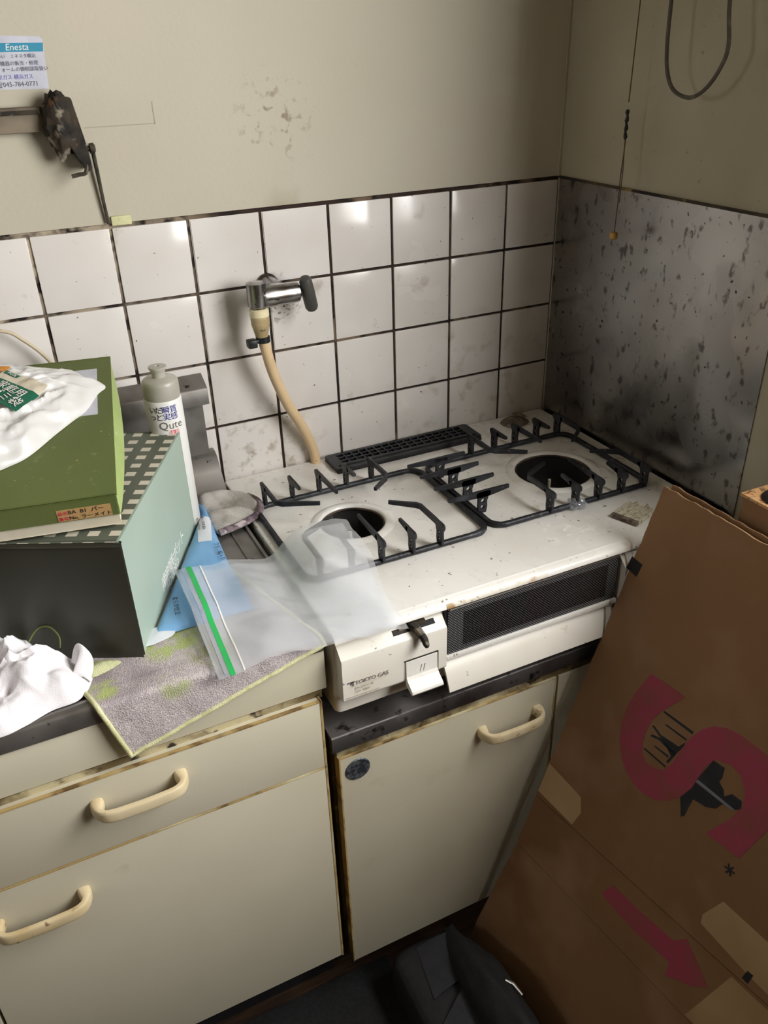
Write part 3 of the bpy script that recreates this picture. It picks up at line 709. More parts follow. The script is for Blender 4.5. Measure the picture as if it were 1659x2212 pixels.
lathe(b, [(.004, -.0335), (.0085, -.032), (.0102, -.028), (.0106, .0), (.0098, .020), (.0075, .026), (.003, .028)], (-.4990, -.053, 1.1145), 24, ax); obj('lever_handle', b, M['grey_plastic'], tp_)
hs = thing('gas_hose', (-.58, -.05, 1.05), 'cream rubber gas hose hanging from the tap behind the stove', 'hose')
b = new(); lathe(b, [(.0125, 1.1005), (.0150, 1.0985), (.0152, 1.0890), (.0135, 1.0870)], (-.5795, -.050, 0), 28); obj('collar', b, M['hose_ring'], hs)
b = new(); lathe(b, [(.0120, 1.0885), (.0146, 1.0860), (.0142, 1.0760), (.0098, 1.0580), (.0092, 1.054)], (-.5790, -.050, 0), 28); cn = obj('connector', b, M['hose_cap'], hs)
text('lettering', 'IS', .011, MX.Translation((-.5835, -.0632, 1.0680)) @ MX.Rotation(R(90), 4, 'X') @ MX.Rotation(R(-18), 4, 'X'), M['ink'], cn)
path = smooth_path([(-.5785, -.050, 1.062), (-.5735, -.049, 1.030), (-.5640, -.044, .990), (-.5440, -.036, .935), (-.5210, -.026, .890), (-.5030, -.017, .850), (-.4945, -.013, .820), (-.4920, -.012, .785)], 6)
b = new(); tube(b, path, .0086, 14); obj('tube', b, M['hose'], hs, smooth=60)
b = new(); lathe(b, [(.0100, .0045), (.0112, .004), (.0112, -.0045), (.0100, -.005)], (-.5775, -.0498, 1.0520), 24); ck = obj('clamp', b, M['black_plastic'], hs)
box(b := new(), -.6045, -.5895, -.062, -.046, 1.0425, 1.0555, bev=.003); tube(b, [(-.592, -.054, 1.05), (-.584, -.054, 1.052)], .0035, 8); obj('clamp_screw', b, M['black_plastic'], ck)

# ------------------------------------------------------------------ things on the wall, upper left
stk = thing('phone_sticker', (-.865, -.0005, 1.406), 'pale printed repair sticker with a blue band on the plaster', 'sticker')
b = new(); prism(b, [(-.935, 1.4085), (-.8105, 1.4060), (-.8066, 1.4610), (-.8100, 1.4640), (-.935, 1.4690)], -.0004, -.0001, XZY); obj('paper', b, M['sticker'], stk, smooth=0)
b = new(); prism(b, [(-.935, 1.4490), (-.8085, 1.4475), (-.8068, 1.4570), (-.935, 1.4590)], -.0006, -.0004, XZY); obj('band', b, M['sticker_blue'], stk, smooth=0)
def wallt(x, z, rot=0, y=-.0007): return basis((x, y, z), (math.cos(rot), 0, math.sin(rot)), (-math.sin(rot), 0, math.cos(rot)), (0, -1, 0))
text('lettering', 'Enesta', .0105, wallt(-.8525, 1.4497), M['white'], stk, shear=.2)
text('lettering', '・いい    エネスタ横浜', .0050, wallt(-.8690, 1.4415), M['sticker_ink'], stk)
text('lettering', 'ガス機器の販売・修理', .0056, wallt(-.8730, 1.4335), M['sticker_ink'], stk)
text('lettering', 'リフォームの御相談取扱い', .0056, wallt(-.8735, 1.4270), M['sticker_ink'], stk)
text('lettering', '東京ガス 横浜ガス', .0058, wallt(-.8740, 1.4185), M['sticker_violet'], stk)
text('lettering', '☎045-784-0771', .0075, wallt(-.8735, 1.4100), M['sticker_ink'], stk)

br = thing('wall_bracket', (-.83, -.002, 1.30), 'rusty black wall bracket with a bent hook and side knob', 'bracket')
b = new(); box(b, -1.02, -.825, -.016, -.0005, 1.3575, 1.3870, bev=.003); obj('rail', b, M['rail'], br)
obj('rail_shadow_strip', box(new(), -1.02, -.829, -.019, -.0158, 1.3785, 1.3835, bev=.001), M['rust'], br)  # dark strip added as a painted shadow line along the rail
def rough_lump(c, rx, ry, rz, amp, seed, seg=28):
    bm = new(); bmesh.ops.create_uvsphere(bm, u_segments=seg, v_segments=seg // 2, radius=1)
    for v in bm.verts:
        d = 1 + amp * noise.noise(v.co * 2.2 + V((seed, 0, 0))) + amp * .5 * noise.noise(v.co * 6 + V((0, seed, 0)))
        v.co = V((c[0] + v.co.x * rx * d, c[1] + v.co.y * ry * d, c[2] + v.co.z * rz * d))
    return bm
b = rough_lump((-.8090, -.021, 1.3640), .0200, .0200, .0370, .35, 3); obj('grimy_hub', b, M['rust'], br, smooth=50)
b = new(); prism(b, [(-.8130, 1.3990), (-.7905, 1.3960), (-.7835, 1.3500), (-.7795, 1.3120), (-.7860, 1.3080), (-.7950, 1.3250), (-.8040, 1.3420)], -.036, -.003, XZY)
bmesh.ops.bevel(b, geom=list(b.edges), offset=.0015, segments=1, affect='EDGES'); obj('side_plate', b, M['rust'], br)
b = new(); tube(b, smooth_path([(-.7865, -.034, 1.3170), (-.7900, -.036, 1.3075), (-.7990, -.036, 1.3060), (-.8080, -.036, 1.3045)], 4), .0026, 8); obj('hook', b, M['rod'], br)
b = new(); lathe(b, [(.0035, -.010), (.0035, 0), (.0065, .001), (.0070, .006), (.0045, .008)], (-.7770, -.012, 1.3340), 16, RX); obj('knob', b, M['rod'], br)
b = new(); tube(b, [(-.7765, -.012, 1.3340), (-.7725, -.010, 1.3300), (-.7700, -.006, 1.2600), (-.7685, -.005, 1.2365)], [.0034, .0030, .0024, .0024], 8); obj('crank_rod', b, M['rod'], br)
tag(obj('tape_scrap', box(new(), -.7640, -.7365, -.0035, -.0006, 1.2325, 1.2450, bev=.0012), M['hem']), 'small yellowed tape scrap at the top edge of the tiles', 'tape')

# ------------------------------------------------------------------ hanging cord and wire loop by the right wall
pc = thing('pull_cord', (-.04, -.205, 1.175), 'thin brown pull cord with black binding and amber bead', 'pull cord')
b = new(); tube(b, [(-.04, -.2075, ZC), (-.04, -.2070, 1.486), (-.04, -.2055, 1.36)], .0009, 6); obj('upper_cord', b, M['cord'], pc)
b = new(); tube(b, [(-.04, -.2055 + .0008 * math.sin(k * 1.7), 1.350 - k * .0036) for k in range(12)], [.0024 + .0009 * math.sin(k * 2.1) for k in range(12)], 8); obj('binding', b, M['black_tape'], pc)
b = new(); tube(b, [(-.04, -.2075, 1.311), (-.04, -.2045, 1.26), (-.04, -.2052, 1.222), (-.04, -.2040, 1.178)], .0008, 6); tube(b, [(-.04, -.2058, 1.311), (-.04, -.2085, 1.27), (-.04, -.2080, 1.222), (-.04, -.2060, 1.221)], .0008, 6); obj('lower_cord', b, M['cord'], pc)
b = new(); lathe(b, [(.002, 1.1785), (.0058, 1.1770), (.0066, 1.1730), (.0064, 1.1685), (.004, 1.1665)], (-.04, -.2035, 0), 14); obj('bead', b, M['bead'], pc)
pts = smooth_path([(-.035, -.262, ZC), (-.045, -.272, 1.6), (-.05, -.2785, 1.483), (-.05, -.2815, 1.425), (-.05, -.2900, 1.395), (-.05, -.3060, 1.3775), (-.05, -.3350, 1.3708), (-.05, -.3600, 1.3815), (-.05, -.3790, 1.4035), (-.05, -.3880, 1.4300), (-.048, -.3770, 1.4787), (-.045, -.365, 1.6), (-.035, -.345, ZC)], 6)
b = new(); tube(b, pts, .0026, 8); tag(obj('hanging_cable', b, M['wire'], smooth=60), 'dark grey cable hanging in a loop by the right wall', 'cable')

# ------------------------------------------------------------------ tea box (lower) and green card box (upper)
BZ0, BZ1 = .8035, .9695
ed = V((.134, .266, 0)).normalized(); ew = V((-ed.y, ed.x, 0)); FR = V((-.8800, -.4125, 0))
BM = basis(FR, ew, ed, (0, 0, 1))                       # (across to the left, back, up)
W_, D_ = .235, .298
tb = thing('tea_box', FR + ew * W_ / 2 + ed * D_ / 2 + V((0, 0, BZ0)), 'large celadon green box with dark front and checked lid', 'box')
obj('dark_front', box(new(), 0, W_, -.0010, .004, BZ0, BZ1 - .004, bev=.0035, mat=BM), M['box_dark'], tb)
obj('side_panel', box(new(), -.0012, .003, .0015, D_, BZ0, BZ1, bev=.0008, mat=BM), M['celadon'], tb)
obj('side_panel', box(new(), W_ - .003, W_, .002, D_, BZ0, BZ1, bev=.0008, mat=BM), M['celadon'], tb)
obj('back_panel', box(new(), .003, W_ - .003, D_ - .004, D_, BZ0, BZ1, mat=BM), M['celadon'], tb)
obj('base_panel', box(new(), .003, W_ - .003, .004, D_ - .004, BZ0, BZ0 + .003, mat=BM), M['box_dark'], tb)
obj('checked_lid', box(new(), .0028, W_ - .0028, .0015, D_ - .001, BZ1 - .006, BZ1 + .0002, bev=.002, mat=BM), M['checks'], tb)
# brushed white lettering down the celadon side, written towards the front
def side(s, z, rot): # on the right side face: s along ed, z up
    a = ed * math.cos(rot) + V((0, 0, math.sin(rot))); c2 = V((0, 0, math.cos(rot))) - ed * math.sin(rot)
    p = FR - ew * .0015 + ed * s; return basis((p.x, p.y, z), a, c2, -ew)
text('lettering', '南部鉄ポット', .0240, side(.1120, .8225, R(3)), M['white'], tb, shear=.1, space=.72)
text('lettering', 'HOKORO', .0165, side(.1280, .8105, R(2)), M['white'], tb, shear=.25, space=.85)

gA = V((-.868, -.394, 1.020)); gB = V((-.8130, -.0980, 1.079))
gv = (gB - gA).normalized(); gu = V((-.983, .1826, 0)); gu = (gu - gv * gu.dot(gv)).normalized(); gn = gv.cross(gu).normalized()
if gn.z < 0: gn = -gn
GD, GW, GT = (gB - gA).length, .245, .0455
GM = basis(gA, gu, gv, gn)                              # (left, back, up off the lid)
gb = thing('green_card_box', gA + gu * GW / 2 + gv * GD / 2 - gn * GT, 'olive green lidded card box lying tilted on the tea box', 'box')
b = new()                                               # lid: top, front, and slightly bowed sides
box(b, 0, GW, 0, GD, -.0022, 0, bev=.0008, mat=GM); box(b, 0, GW, 0, .0018, -.0300, -.001, mat=GM); box(b, 0, GW, GD - .0018, GD, -.030, -.001, mat=GM); box(b, GW - .0018, GW, .001, GD - .001, -.030, -.001, mat=GM)
ld = obj('lid', b, M['card_green'], gb, smooth=0)
def bow(u, v):
    s = u; o = -.0085 * math.sin(math.pi * min(1, s * 1.0)) ** .8
    return GM @ V((o * (1 - v), s * GD, -.0305 * (1 - v) - .0003))
b = new(); slab(b, 24, 4, bow, lambda u, v: gu * .0016); obj('bowed_side', b, M['card_green_pale'], ld, smooth=60, label='lighter green side')
b = new(); box(b, .0025, GW - .0025, .0025, GD - .0025, -GT, -.004, bev=.0008, mat=GM); obj('tray', b, M['card_cream'], gb, smooth=0)
obj('paper_label', box(new(), .0085, .0665, -.0004, .0002, -.0290, -.0130, mat=GM), M['card_label'], ld, smooth=0)
def gfront(u, z): p = GM @ V((u, -.0006, z)); return basis(p, -gu, gn, -gv)
for s_, sz, u_, z_, mm in (('品名', .0055, .0655, -.0195, 'red_ink'), ('BA  B1  パー', .0072, .0545, -.0195, 'ink'), ('番号', .0055, .0655, -.0275, 'red_ink'), ('No. ラーメイト', .0068, .0545, -.0275, 'ink')):
    text('lettering', s_, sz, gfront(u_, z_), M[mm], ld)
obj('white_label', box(new(), .0172, .080, .165, .278, -.0001, .0004, mat=GM), M['sticker'], ld, smooth=0)
b = new(); prism(b, [(.0300, .1830), (.0340, .1900), (.0420, .1745), (.0390, .1720)], .0004, .0006, GM); obj('printed_mark', b, M['ink'], ld, smooth=0)

# ------------------------------------------------------------------ bundled white plastic bag on the green box
def gpt(u, v): return (u, v)
def bagh(x, y, d):
    r = max(0, 1 - d ** 2.4)
    f = fbm(x * 1.4 + 3, y * .5, 0, 28, 4) * .5 + fbm(x, y, 2, 60, 3) * .25
    fold = 1 - abs(fbm(x * .55 + y * .9, x * .25 - y * .3, 3, 46, 2)) * 2.4
    lw = 1 - .85 * math.exp(-(((x - .118) / .040) ** 2 + ((y - .190) / .045) ** 2) ** 2)
    return .0012 + r ** .8 * (.032 + lw * (.010 * f + .009 * fold)) + (1 - r) * .002 * fold
out = [(.0069, .2276), (.0169, .2095), (.0305, .1753), (.0471, .1543), (.0665, .1297), (.0941, .0924), (.1145, .0773), (.1400, .0680), (.195, .075), (.238, .13), (.235, .24), (.19, .285), (.140, .300), (.110, .292), (.0860, .281), (.0620, .274), (.0400, .262), (.0280, .246)]
bgm = mound(out, (.125, .185), bagh, GM, 40, 8, .0008)
from mathutils.bvhtree import BVHTree
bvh = BVHTree.FromBMesh(bgm)
pb = thing('plastic_bag_bundle', GM @ V((.125, .2, .001)), 'bundle of white plastic bags with a dark green label', 'plastic bag')
obj('bags', bgm, M['bag_white'], pb, smooth=80)
def bag_top(p, off):
    hit = bvh.ray_cast(GM @ V((p[0], p[1], .2)), -gn)
    base = (GM.inverted() @ hit[0]).z if hit[0] is not None else .001
    return GM @ V((p[0], p[1], base + off))
def soft_top(p, off):
    hs_ = [(GM.inverted() @ bag_top((p[0] + a, p[1] + c_), 0)).z for a, c_ in ((0, 0), (.008, 0), (-.008, 0), (0, .008), (0, -.008), (.014, 0), (-.014, 0), (0, .014), (0, -.014))]
    return GM @ V((p[0], p[1], .35 * max(hs_) + .65 * sum(hs_) / len(hs_) + off))
def bag_patch(quad, off, nu=22, nv=16):
    def f(u, v):
        p = V(quad[0]).lerp(V(quad[1]), u).lerp(V(quad[3]).lerp(V(quad[2]), u), v)
        return soft_top(p, off)
    b = new(); slab(b, nu, nv, f, lambda u, v: -gn * .0005); return b
obj('paper_header', bag_patch([(.1200, .2340), (.0693, .1884), (.0795, .1716), (.1300, .2190)], .0030), M['card_cream'], pb, smooth=60)
obj('green_label', bag_patch([(.1300, .2190), (.0795, .1716), (.1044, .1404), (.1560, .190)], .0032), M['label_green'], pb, smooth=60)
obj('orange_logo', bag_patch([(.1330, .243), (.1150, .2400), (.1200, .2300), (.1370, .232)], .0038), M['orange'], pb, smooth=60)
obj('green_tag', bag_patch([(.1185, .2310), (.1030, .2165), (.1060, .2110), (.1215, .2250)], .0038), M['label_green'], pb, smooth=60)
def bag_text(s_, size, u, v, ang, mt):
    cu = bpy.data.curves.new('t', 'FONT'); cu.body = s_; cu.size = size; cu.extrude = .0001; cu.resolution_u = 2
    me_ = curve_mesh(cu)
    for q in me_.vertices:
        x, y, z = q.co
        pu = u - x * math.cos(ang) + y * math.sin(ang) * -1 ; pv = v - x * math.sin(ang) + y * math.cos(ang)
        q.co = soft_top((pu, pv), .0042 + z)
    return obj('lettering', me_, mt, pb, smooth=0)
bag_text('家庭用', .0150, .1300, .1985, R(46), M['white'])
bag_text('ゴミ袋', .0165, .1380, .1840, R(46), M['white'])
bag_text('PLUS', .0060, .1175, .2235, R(46), M['white'])
b = new(); tube(b, smooth_path([(-1.02, -.020, 1.128), (-.9405, -.02, 1.1151), (-.9145, -.02, 1.0977), (-.8879, -.018, 1.0639), (-.872, -.016, 1.02), (-.866, -.014, .999)], 6), .0026, 8)
tag(obj('thin_wire', b, M['beige_wire'], smooth=60), 'thin beige wire arching over the tiles behind the boxes', 'cable')

# ------------------------------------------------------------------ bottle
bt = thing('detergent_bottle', (-.7555, -.122, .8), 'white squeeze bottle with a grey cap beside the boxes', 'bottle')
bc = (-.7555, -.122, 0)
b = new(); lathe(b, [(.0240, .8005), (.0262, .803), (.0262, 1.0165), (.0256, 1.018)], bc, 40); bd = obj('body', b, M['bottle'], bt, smooth=50)
b = new(); lathe(b, [(.0254, 1.0170), (.0256, 1.0380), (.0248, 1.0425), (.0228, 1.0445), (.0110, 1.0470), (.0096, 1.0475), (.0092, 1.0535), (.0108, 1.0575), (.0128, 1.0605), (.0126, 1.0625), (.0070, 1.0630), (.0035, 1.0632), (.0030, 1.0612), (.0001, 1.061)], bc, 40, cap=False); obj('pull_cap', b, M['bottle_cap'], bt, smooth=40)
def wrap_text(s, size, ang, z, mt, parent, vertical=False):
    """lettering bent round the bottle"""
    cu = bpy.data.curves.new('t', 'FONT'); cu.size = size; cu.extrude = .0001; cu.align_x = 'CENTER'; cu.body = '\n'.join(s) if vertical else s; cu.space_line = .92; cu.resolution_u = 2
    me_ = curve_mesh(cu); rr = .0266
    for v in me_.vertices:
        a = R(ang) + v.co.x / rr; r2 = rr + v.co.z
        v.co = V((bc[0] + r2 * math.sin(a), bc[1] - r2 * math.cos(a), z + v.co.y))
    return obj('lettering', me_, mt, parent, smooth=0)
for s_, a_, mm in (('質感', 18, 'blue_ink'), ('瞬実', -6, 'blue_ink'), ('だと', -28, 'ink'), ('いっ', -48, 'ink')):
    wrap_text(s_, .0115, a_, 1.0025, M[mm], bd, True)
wrap_text('Qute', .0165, 4, .9775, M['grey_ink'], bd)
def wrap_patch(a0, a1, z0, z1, mt, name):
    b = new(); slab(b, 10, 1, lambda u, v: V((bc[0] + .02672 * math.sin(R(a0 + (a1 - a0) * u)), bc[1] - .02672 * math.cos(R(a0 + (a1 - a0) * u)), z0 + (z1 - z0) * v)), lambda u, v: V((0, .0001, 0)))
    return obj(name, b, mt, bd, smooth=60)
wrap_patch(-4, 26, .9665, .9750, M['red_ink'], 'red_panel')
wrap_text('除菌', .0085, 11, .9678, M['white'], bd).location.y -= .0004
wrap_patch(-30, 2, .948, .9640, M['blue_ink'], 'blue_panel')

# ------------------------------------------------------------------ floor towel over the worktop edge
F0 = V((-.9210, -.5600)); tu = V((.963, .268)).normalized(); tv = V((-tu.y, tu.x)); TL, TH = .262, .315
YE = -.4775
def towel_pt(a, c_, lift=0.0):
    p = F0 + tu * a + tv * c_
    w = .0012 * fbm(p.x, p.y, 5, 22, 2) + .0008 * math.sin(p.x * 55 + p.y * 30)
    if p.y >= YE + .004:
        z = .8056 + w + lift; y = p.y
        if p.y < YE + .03: z += .0012
    else:
        h = YE + .004 - p.y; r = .006
        if h < r * 1.57: y = YE + .004 - r * math.sin(h / r); z = .8056 + .0012 + w + lift - r * (1 - math.cos(h / r))
        else: y = YE - .002 - lift - abs(w) * 1.5 - .03 * (h - r * 1.57); z = .8056 + .0012 - r - (h - r * 1.57)
    return V((p.x, y, z))
b = new(); slab(b, 90, 100, lambda u, v: towel_pt(u * TL, v * TH), lambda u, v: V((0, .0012, -.0018)))
tw = obj('kitchen_towel', b, M['towel'], smooth=80); tag(tw, 'mauve towel with green spots draped over the worktop edge', 'towel')
b = new(); edge = [towel_pt(.0006, TH * (1 - k / 40)) for k in range(41)] + [towel_pt(TL * k / 40, .0006) for k in range(1, 41)] + [towel_pt(TL - .0005, TH * k / 40) for k in range(1, 41)]
tube(b, [p + V((0, 0, -.0004)) for p in edge], .0030, 8); obj('hem', b, M['hem'], tw, smooth=60, label='pale yellow hem')

# ------------------------------------------------------------------ crumpled white cloth at the left end
def clothh(x, y, d):
    r = max(0, 1 - d ** 3.2)
    rid = 1 - abs(fbm(x, y, 1, 17, 2)) * 2.2
    rid2 = 1 - abs(fbm(x, y, 7, 34, 2)) * 2.0
    return .002 + r * (.024 + .016 * rid + .007 * rid2) * (1.25 if y > -.40 else 1.0)
out = [(-.9400, -.4050), (-.9430, -.4330), (-.9600, -.4560), (-.9900, -.4600), (-1.0200, -.4720), (-1.0500, -.4770), (-1.1200, -.4650), (-1.1500, -.39), (-1.11, -.31), (-1.055, -.30), (-1.005, -.327), (-.972, -.372)]
ct = thing('white_cloth', (-1.04, -.39, .805), 'crumpled white cotton cloth heaped at the front of the worktop', 'cloth')
obj('cloth', mound(out, (-1.045, -.395), clothh, None, 44, 10, .8055), M['cloth_white'], ct, smooth=80)
b = new(); slab(b, 14, 10, lambda u, v: V((-.958 + .020 * u + .004 * math.sin(v * 5), -.4040 - .030 * v + .004 * math.sin(u * 4), .8220 + .014 * math.sin(u * 2.6) - .011 * v + .008 * math.sin(v * 3 + u * 2))), .0012)
obj('folded_corner', b, M['cloth_white'], ct, smooth=80)
b = mound([(-.905, -.4145), (-.925, -.4235), (-.950, -.4270), (-.965, -.4180), (-.950, -.4060), (-.930, -.4010), (-.9120, -.4060)], (-.935, -.4135), lambda x, y, d: .001 + .008 * max(0, 1 - d ** 3), None, 10, 5, .8075)
tag(obj('green_dishcloth', b, M['cloth_green'], smooth=80), 'pale green dishcloth corner showing under the tea box', 'cloth')
b = new(); tube(b, smooth_path([(-.9980, -.3700, .842), (-.9850, -.3640, .853), (-.9720, -.3690, .855), (-.9640, -.3790, .845), (-.9660, -.3850, .833)], 6), .0011, 6)
tag(obj('elastic_band', b, M['card_green'], smooth=60), 'thin green elastic cord looped on the white cloth', 'cord')

# ------------------------------------------------------------------ small grey cloth, blue packet
out = [(-.7250, -.060), (-.700, -.048), (-.668, -.066), (-.6440, -.089), (-.6340, -.113), (-.6360, -.136), (-.6490, -.154), (-.6785, -.1680), (-.7140, -.1760), (-.7200, -.140), (-.7230, -.10)]
def gch(x, y, d):
    w = y + .095 + .9 * (x + .68) - .02 * math.sin((x + .7) * 40)
    return .003 + max(0, 1 - d ** 6) * (.005 + .016 * math.exp(-(w / .020) ** 2) + .009 * math.exp(-((w + .052) / .012) ** 2) + .003 * fbm(x, y, 1, 34, 3))
gcl = thing('grey_cloth', (-.69, -.12, .80), 'grubby grey terry cloth between the blue packet and stove', 'cloth')
obj('cloth', mound(out, (-.682, -.115), gch, None, 30, 8, .8045), M['cloth_grey'], gcl, smooth=80)
b = new(); tube(b, smooth_path([(-.7150, -.1765, .8085), (-.6785, -.1690, .8095), (-.6490, -.1550, .8105), (-.6355, -.1370, .8120), (-.6335, -.113, .8130), (-.642, -.092, .814)], 6), .0055, 10, flat=.8); obj('hem', b, M['hem_purple'], gcl, smooth=60, label='purple striped hem')

bp = thing('blue_packet', (-.78, -.26, .806), 'light blue plastic packet squeezed between tea box and clear bag', 'packet')
BPZ = .8085
def pkt(u, v):       # u: along the length (back to front), v: from the box side to the free side
    y = -.070 - .315 * u
    xb = min(-.880 + (y + .4125) * (.134 / .266) + .006, -.7275)
    xr = -.7120 - .024 * u + (0 if u < .6 else .02 * (u - .6))
    x = xb + (xr - xb) * v if y > -.405 else xr - .1
    z = BPZ + .0115 * (4 * v * (1 - v)) ** .35 * (4 * u * (1 - u)) ** .3 + .0010 * fbm(x, y, 0, 40, 2)
    return V((x, y, z))
b = new(); slab(b, 50, 22, pkt, lambda u, v: V((0, 0, -(pkt(u, v).z - BPZ + .0012))))
bpo = obj('pouch', b, M['blue_pack'], bp, smooth=70)
def on_pack(x0, y0, x1, y1, w, off=.0006, n=12):
    """patch along a line on the packet; w to its right side"""
    a = V((x0, y0)); c_ = V((x1, y1)); d = (c_ - a); nn = V((-d.y, d.x)).normalized()
    def f(u, v):
        p = a + d * u + nn * w * v
        uu = min(max((-.070 - p.y) / .315, 0), 1); xb = min(-.880 + (p.y + .4125) * (.134 / .266) + .006, -.7275); xr = -.7120 - .024 * uu + (0 if uu < .6 else .02 * (uu - .6))
        vv = min(max((p.x - xb) / (xr - xb), 0), 1); return V((p.x, p.y, pkt(uu, vv).z + off))
    b = new(); slab(b, n, n, f, .0004); return b
obj('white_label', on_pack(-.7539, -.206, -.7361, -.133, -.020), M['pack_label'], bpo, smooth=60)
def flat(x, y, z, ang): return basis((x, y, z), (math.cos(ang), math.sin(ang), 0), (-math.sin(ang), math.cos(ang), 0), (0, 0, 1))
text('lettering', 'クタン綿入り', .0085, flat(-.7345, -.222, .8215, R(-94)), M['ink'], bp)
text('lettering', '枚入 日本製 税込', .0052, flat(-.7320, -.140, .8225, R(-100)), M['ink'], bp)
text('lettering', '株式会社 ぬれタオル', .0040, flat(-.7390, -.140, .8225, R(-100)), M['ink'], bp)
text('lettering', 'プラ', .0070, flat(-.7275, -.085, .8210, R(-100)), M['ink'], bp)
text('lettering', '柔らか仕立', .0085, flat(-.8200, -.327, .8205, R(-98)), M['ink'], bp)
b = mound([(-.872, -.398), (-.838, -.392), (-.832, -.378), (-.850, -.366), (-.868, -.372)], (-.85, -.382), lambda x, y, d: .0008 + .0025 * (1 - d), None, 4, 3, .8080)
tag(obj('paper_corner', b, M['pack_label'], smooth=40), 'white paper corner between the tea box and blue packet', 'paper')

# ------------------------------------------------------------------ translucent zip bag
def ss(a, b_, x):
    t = min(max((x - a) / (b_ - a), 0), 1); return t * t * (3 - 2 * t)
Q = [(-.8060, -.2870), (-.5580, -.3020), (-.5680, -.5150), (-.8080, -.4960)]   # zip/back, end/back, end/front, zip/front
def zb(u, v):
    p = (V(Q[0]).lerp(V(Q[1]), u)).lerp(V(Q[3]).lerp(V(Q[2]), u), v)
    bulge = math.sin(math.pi * min(1, max(0, (u - .12) / .45)))
    z = .8125 + .0105 * (1 - ss(.0, .25, u)) * (1 - v) + .010 * bulge * (1 - .6 * v) + .0022 * math.sin(u * 16 + v * 3) * (1 - .5 * u)
    lift = ss(.50, .74, u) * (1 - ss(.36, .72, v))
    z += lift * .0385
    z += .004 * fbm(p.x, p.y, 4, 16, 2) + .0035 * (1 - 2.2 * abs(fbm(p.x * .5 + p.y * .75, p.x * .2, 6, 26, 2))) * ss(.15, .3, u)
    z += .0125 * (1 - ss(.28, .50, u)) * (1 - ss(.40, .62, v))
    if v > .8: z -= (v - .8) * .045
    y = p.y + .012 * math.sin(math.pi * u) * v - .006 * math.sin(math.pi * 2 * u) * (1 - v)
    return V((p.x, y, z))
zbg = thing('zip_bag', (-.68, -.40, .80), 'empty translucent zip bag with a green seal lying over the stove edge', 'plastic bag')
b = new(); grid(b, 70, 50, zb); obj('film', b, M['film'], zbg, smooth=80)
b = new(); grid(b, 40, 30, lambda u, v: zb(.02 + .93 * u, .03 + .93 * v) + V((.004, -.004, -.0022))); obj('film', b, M['film'], zbg, smooth=80)
def strip(u0, u1, mt, name, off):
    b = new(); slab(b, 3, 50, lambda u, v: zb(u0 + (u1 - u0) * u, v) + V((0, 0, off)), .0006); return obj(name, b, mt, zbg, smooth=70)
strip(.060, .088, M['zip_green'], 'zip_seal', .0010)
strip(.036, .060, M['film_clear'], 'zip_flange', .0008)
strip(.132, .140, M['white'], 'zip_rib', .0009)
strip(.0, .012, M['film_clear'], 'lip_edge', .0008)

# ------------------------------------------------------------------ oddments on the stove top
b = rough_lump((-.194, -.3640, TZ + .0085), .0150, .0125, .0080, .45, 9, 26); tag(obj('plastic_wad', b, M['film_clear'], smooth=0), 'crumpled clear plastic wad at the front of the right support', 'plastic scrap')
sb = thing('flat_brush', (-.13, -.42, TZ), 'flat worn brush head lying at the front right of the stove', 'brush')
e1 = V((.82, .30, 0)).normalized(); e2 = V((-e1.y, e1.x, 0)); BB = basis((-.1600, -.4330, TZ + .0006), e1, e2, (0, 0, 1))
obj('ferrule', box(new(), 0, .008, -.022, .022, 0, .0065, bev=.001, mat=BB), M['debris'], sb)
for k in range(11):
    y = -.0205 + k * .0041
    b = new(); box(b, .007, .060 + random.uniform(-.006, .006), y - .0019, y + .0017, .0008, .0055 + random.uniform(-.001, .001), bev=.0005, seg=1, mat=BB); obj('bristle_tuft', b, M['bristle'], sb, smooth=0)
b = mound([(-.1190, -.0300), (-.1150, -.0570), (-.090, -.062), (-.0660, -.0480), (-.0690, -.0160), (-.092, -.012)], (-.093, -.037), lambda x, y, d: .0008 + max(0, 1 - d ** 2) * (.004 + .006 * abs(fbm(x, y, 0, 50, 3))), None, 12, 5, TZ + .0006)
tag(obj('greasy_scrap', b, M['debris'], smooth=40), 'flattened greasy scrap in the back right stove corner', 'scrap')
b = new(); tube(b, [(-.0770, -.009, TZ + .004), (-.0700, -.022, TZ + .008), (-.0640, -.036, TZ + .004)], [.002, .0035, .002], 7, flat=.5); tag(obj('dry_stick', b, M['debris'], smooth=40), 'short dry twig by the tiles at the stove back', 'scrap')

# ------------------------------------------------------------------ big cardboard sheet leaning at the right
P0 = V((-.157, -.5, .896)); cs = V((0, -1, 0)); cu_ = V((.333, 0, 1)).normalized(); cnv = V((-cu_.z, 0, cu_.x))   # cnv faces the room
CM = basis(P0, cs, cu_, cnv)
cb = thing('cardboard_sheet', (-.43, -.72, 0), 'large brown cardboard box folded flat, leaning beside the stove', 'cardboard')
def ragged(p, q, n, amp):
    p, q = V(p), V(q); d = (q - p).normalized(); nn = V((-d.y, d.x))
    return [tuple(p.lerp(q, k / n) + nn * (random.uniform(-amp, amp) if 0 < k < n else 0)) for k in range(n)]
S1 = .452
def c2(s): return -.5560 + .165 * s                      # upper crease
def c1(s): return -.6580 + .152 * s                      # lower crease
def board(name, poly, d0, d1, parent, mt=None, lab=None):
    b = new(); prism(b, poly, d0, d1, CM)
    for f in b.faces: f.material_index = 0 if abs(f.normal.dot(cnv)) > .8 else 1
    bmesh.ops.recalc_face_normals(b, faces=b.faces); 
    for f in b.faces:
        f.normal_update(); f.material_index = 0 if abs(f.normal.dot(cnv)) > .8 else 1
    return obj(name, b, [mt or M['cardboard'], M['board_edge']], parent, smooth=0, label=lab)
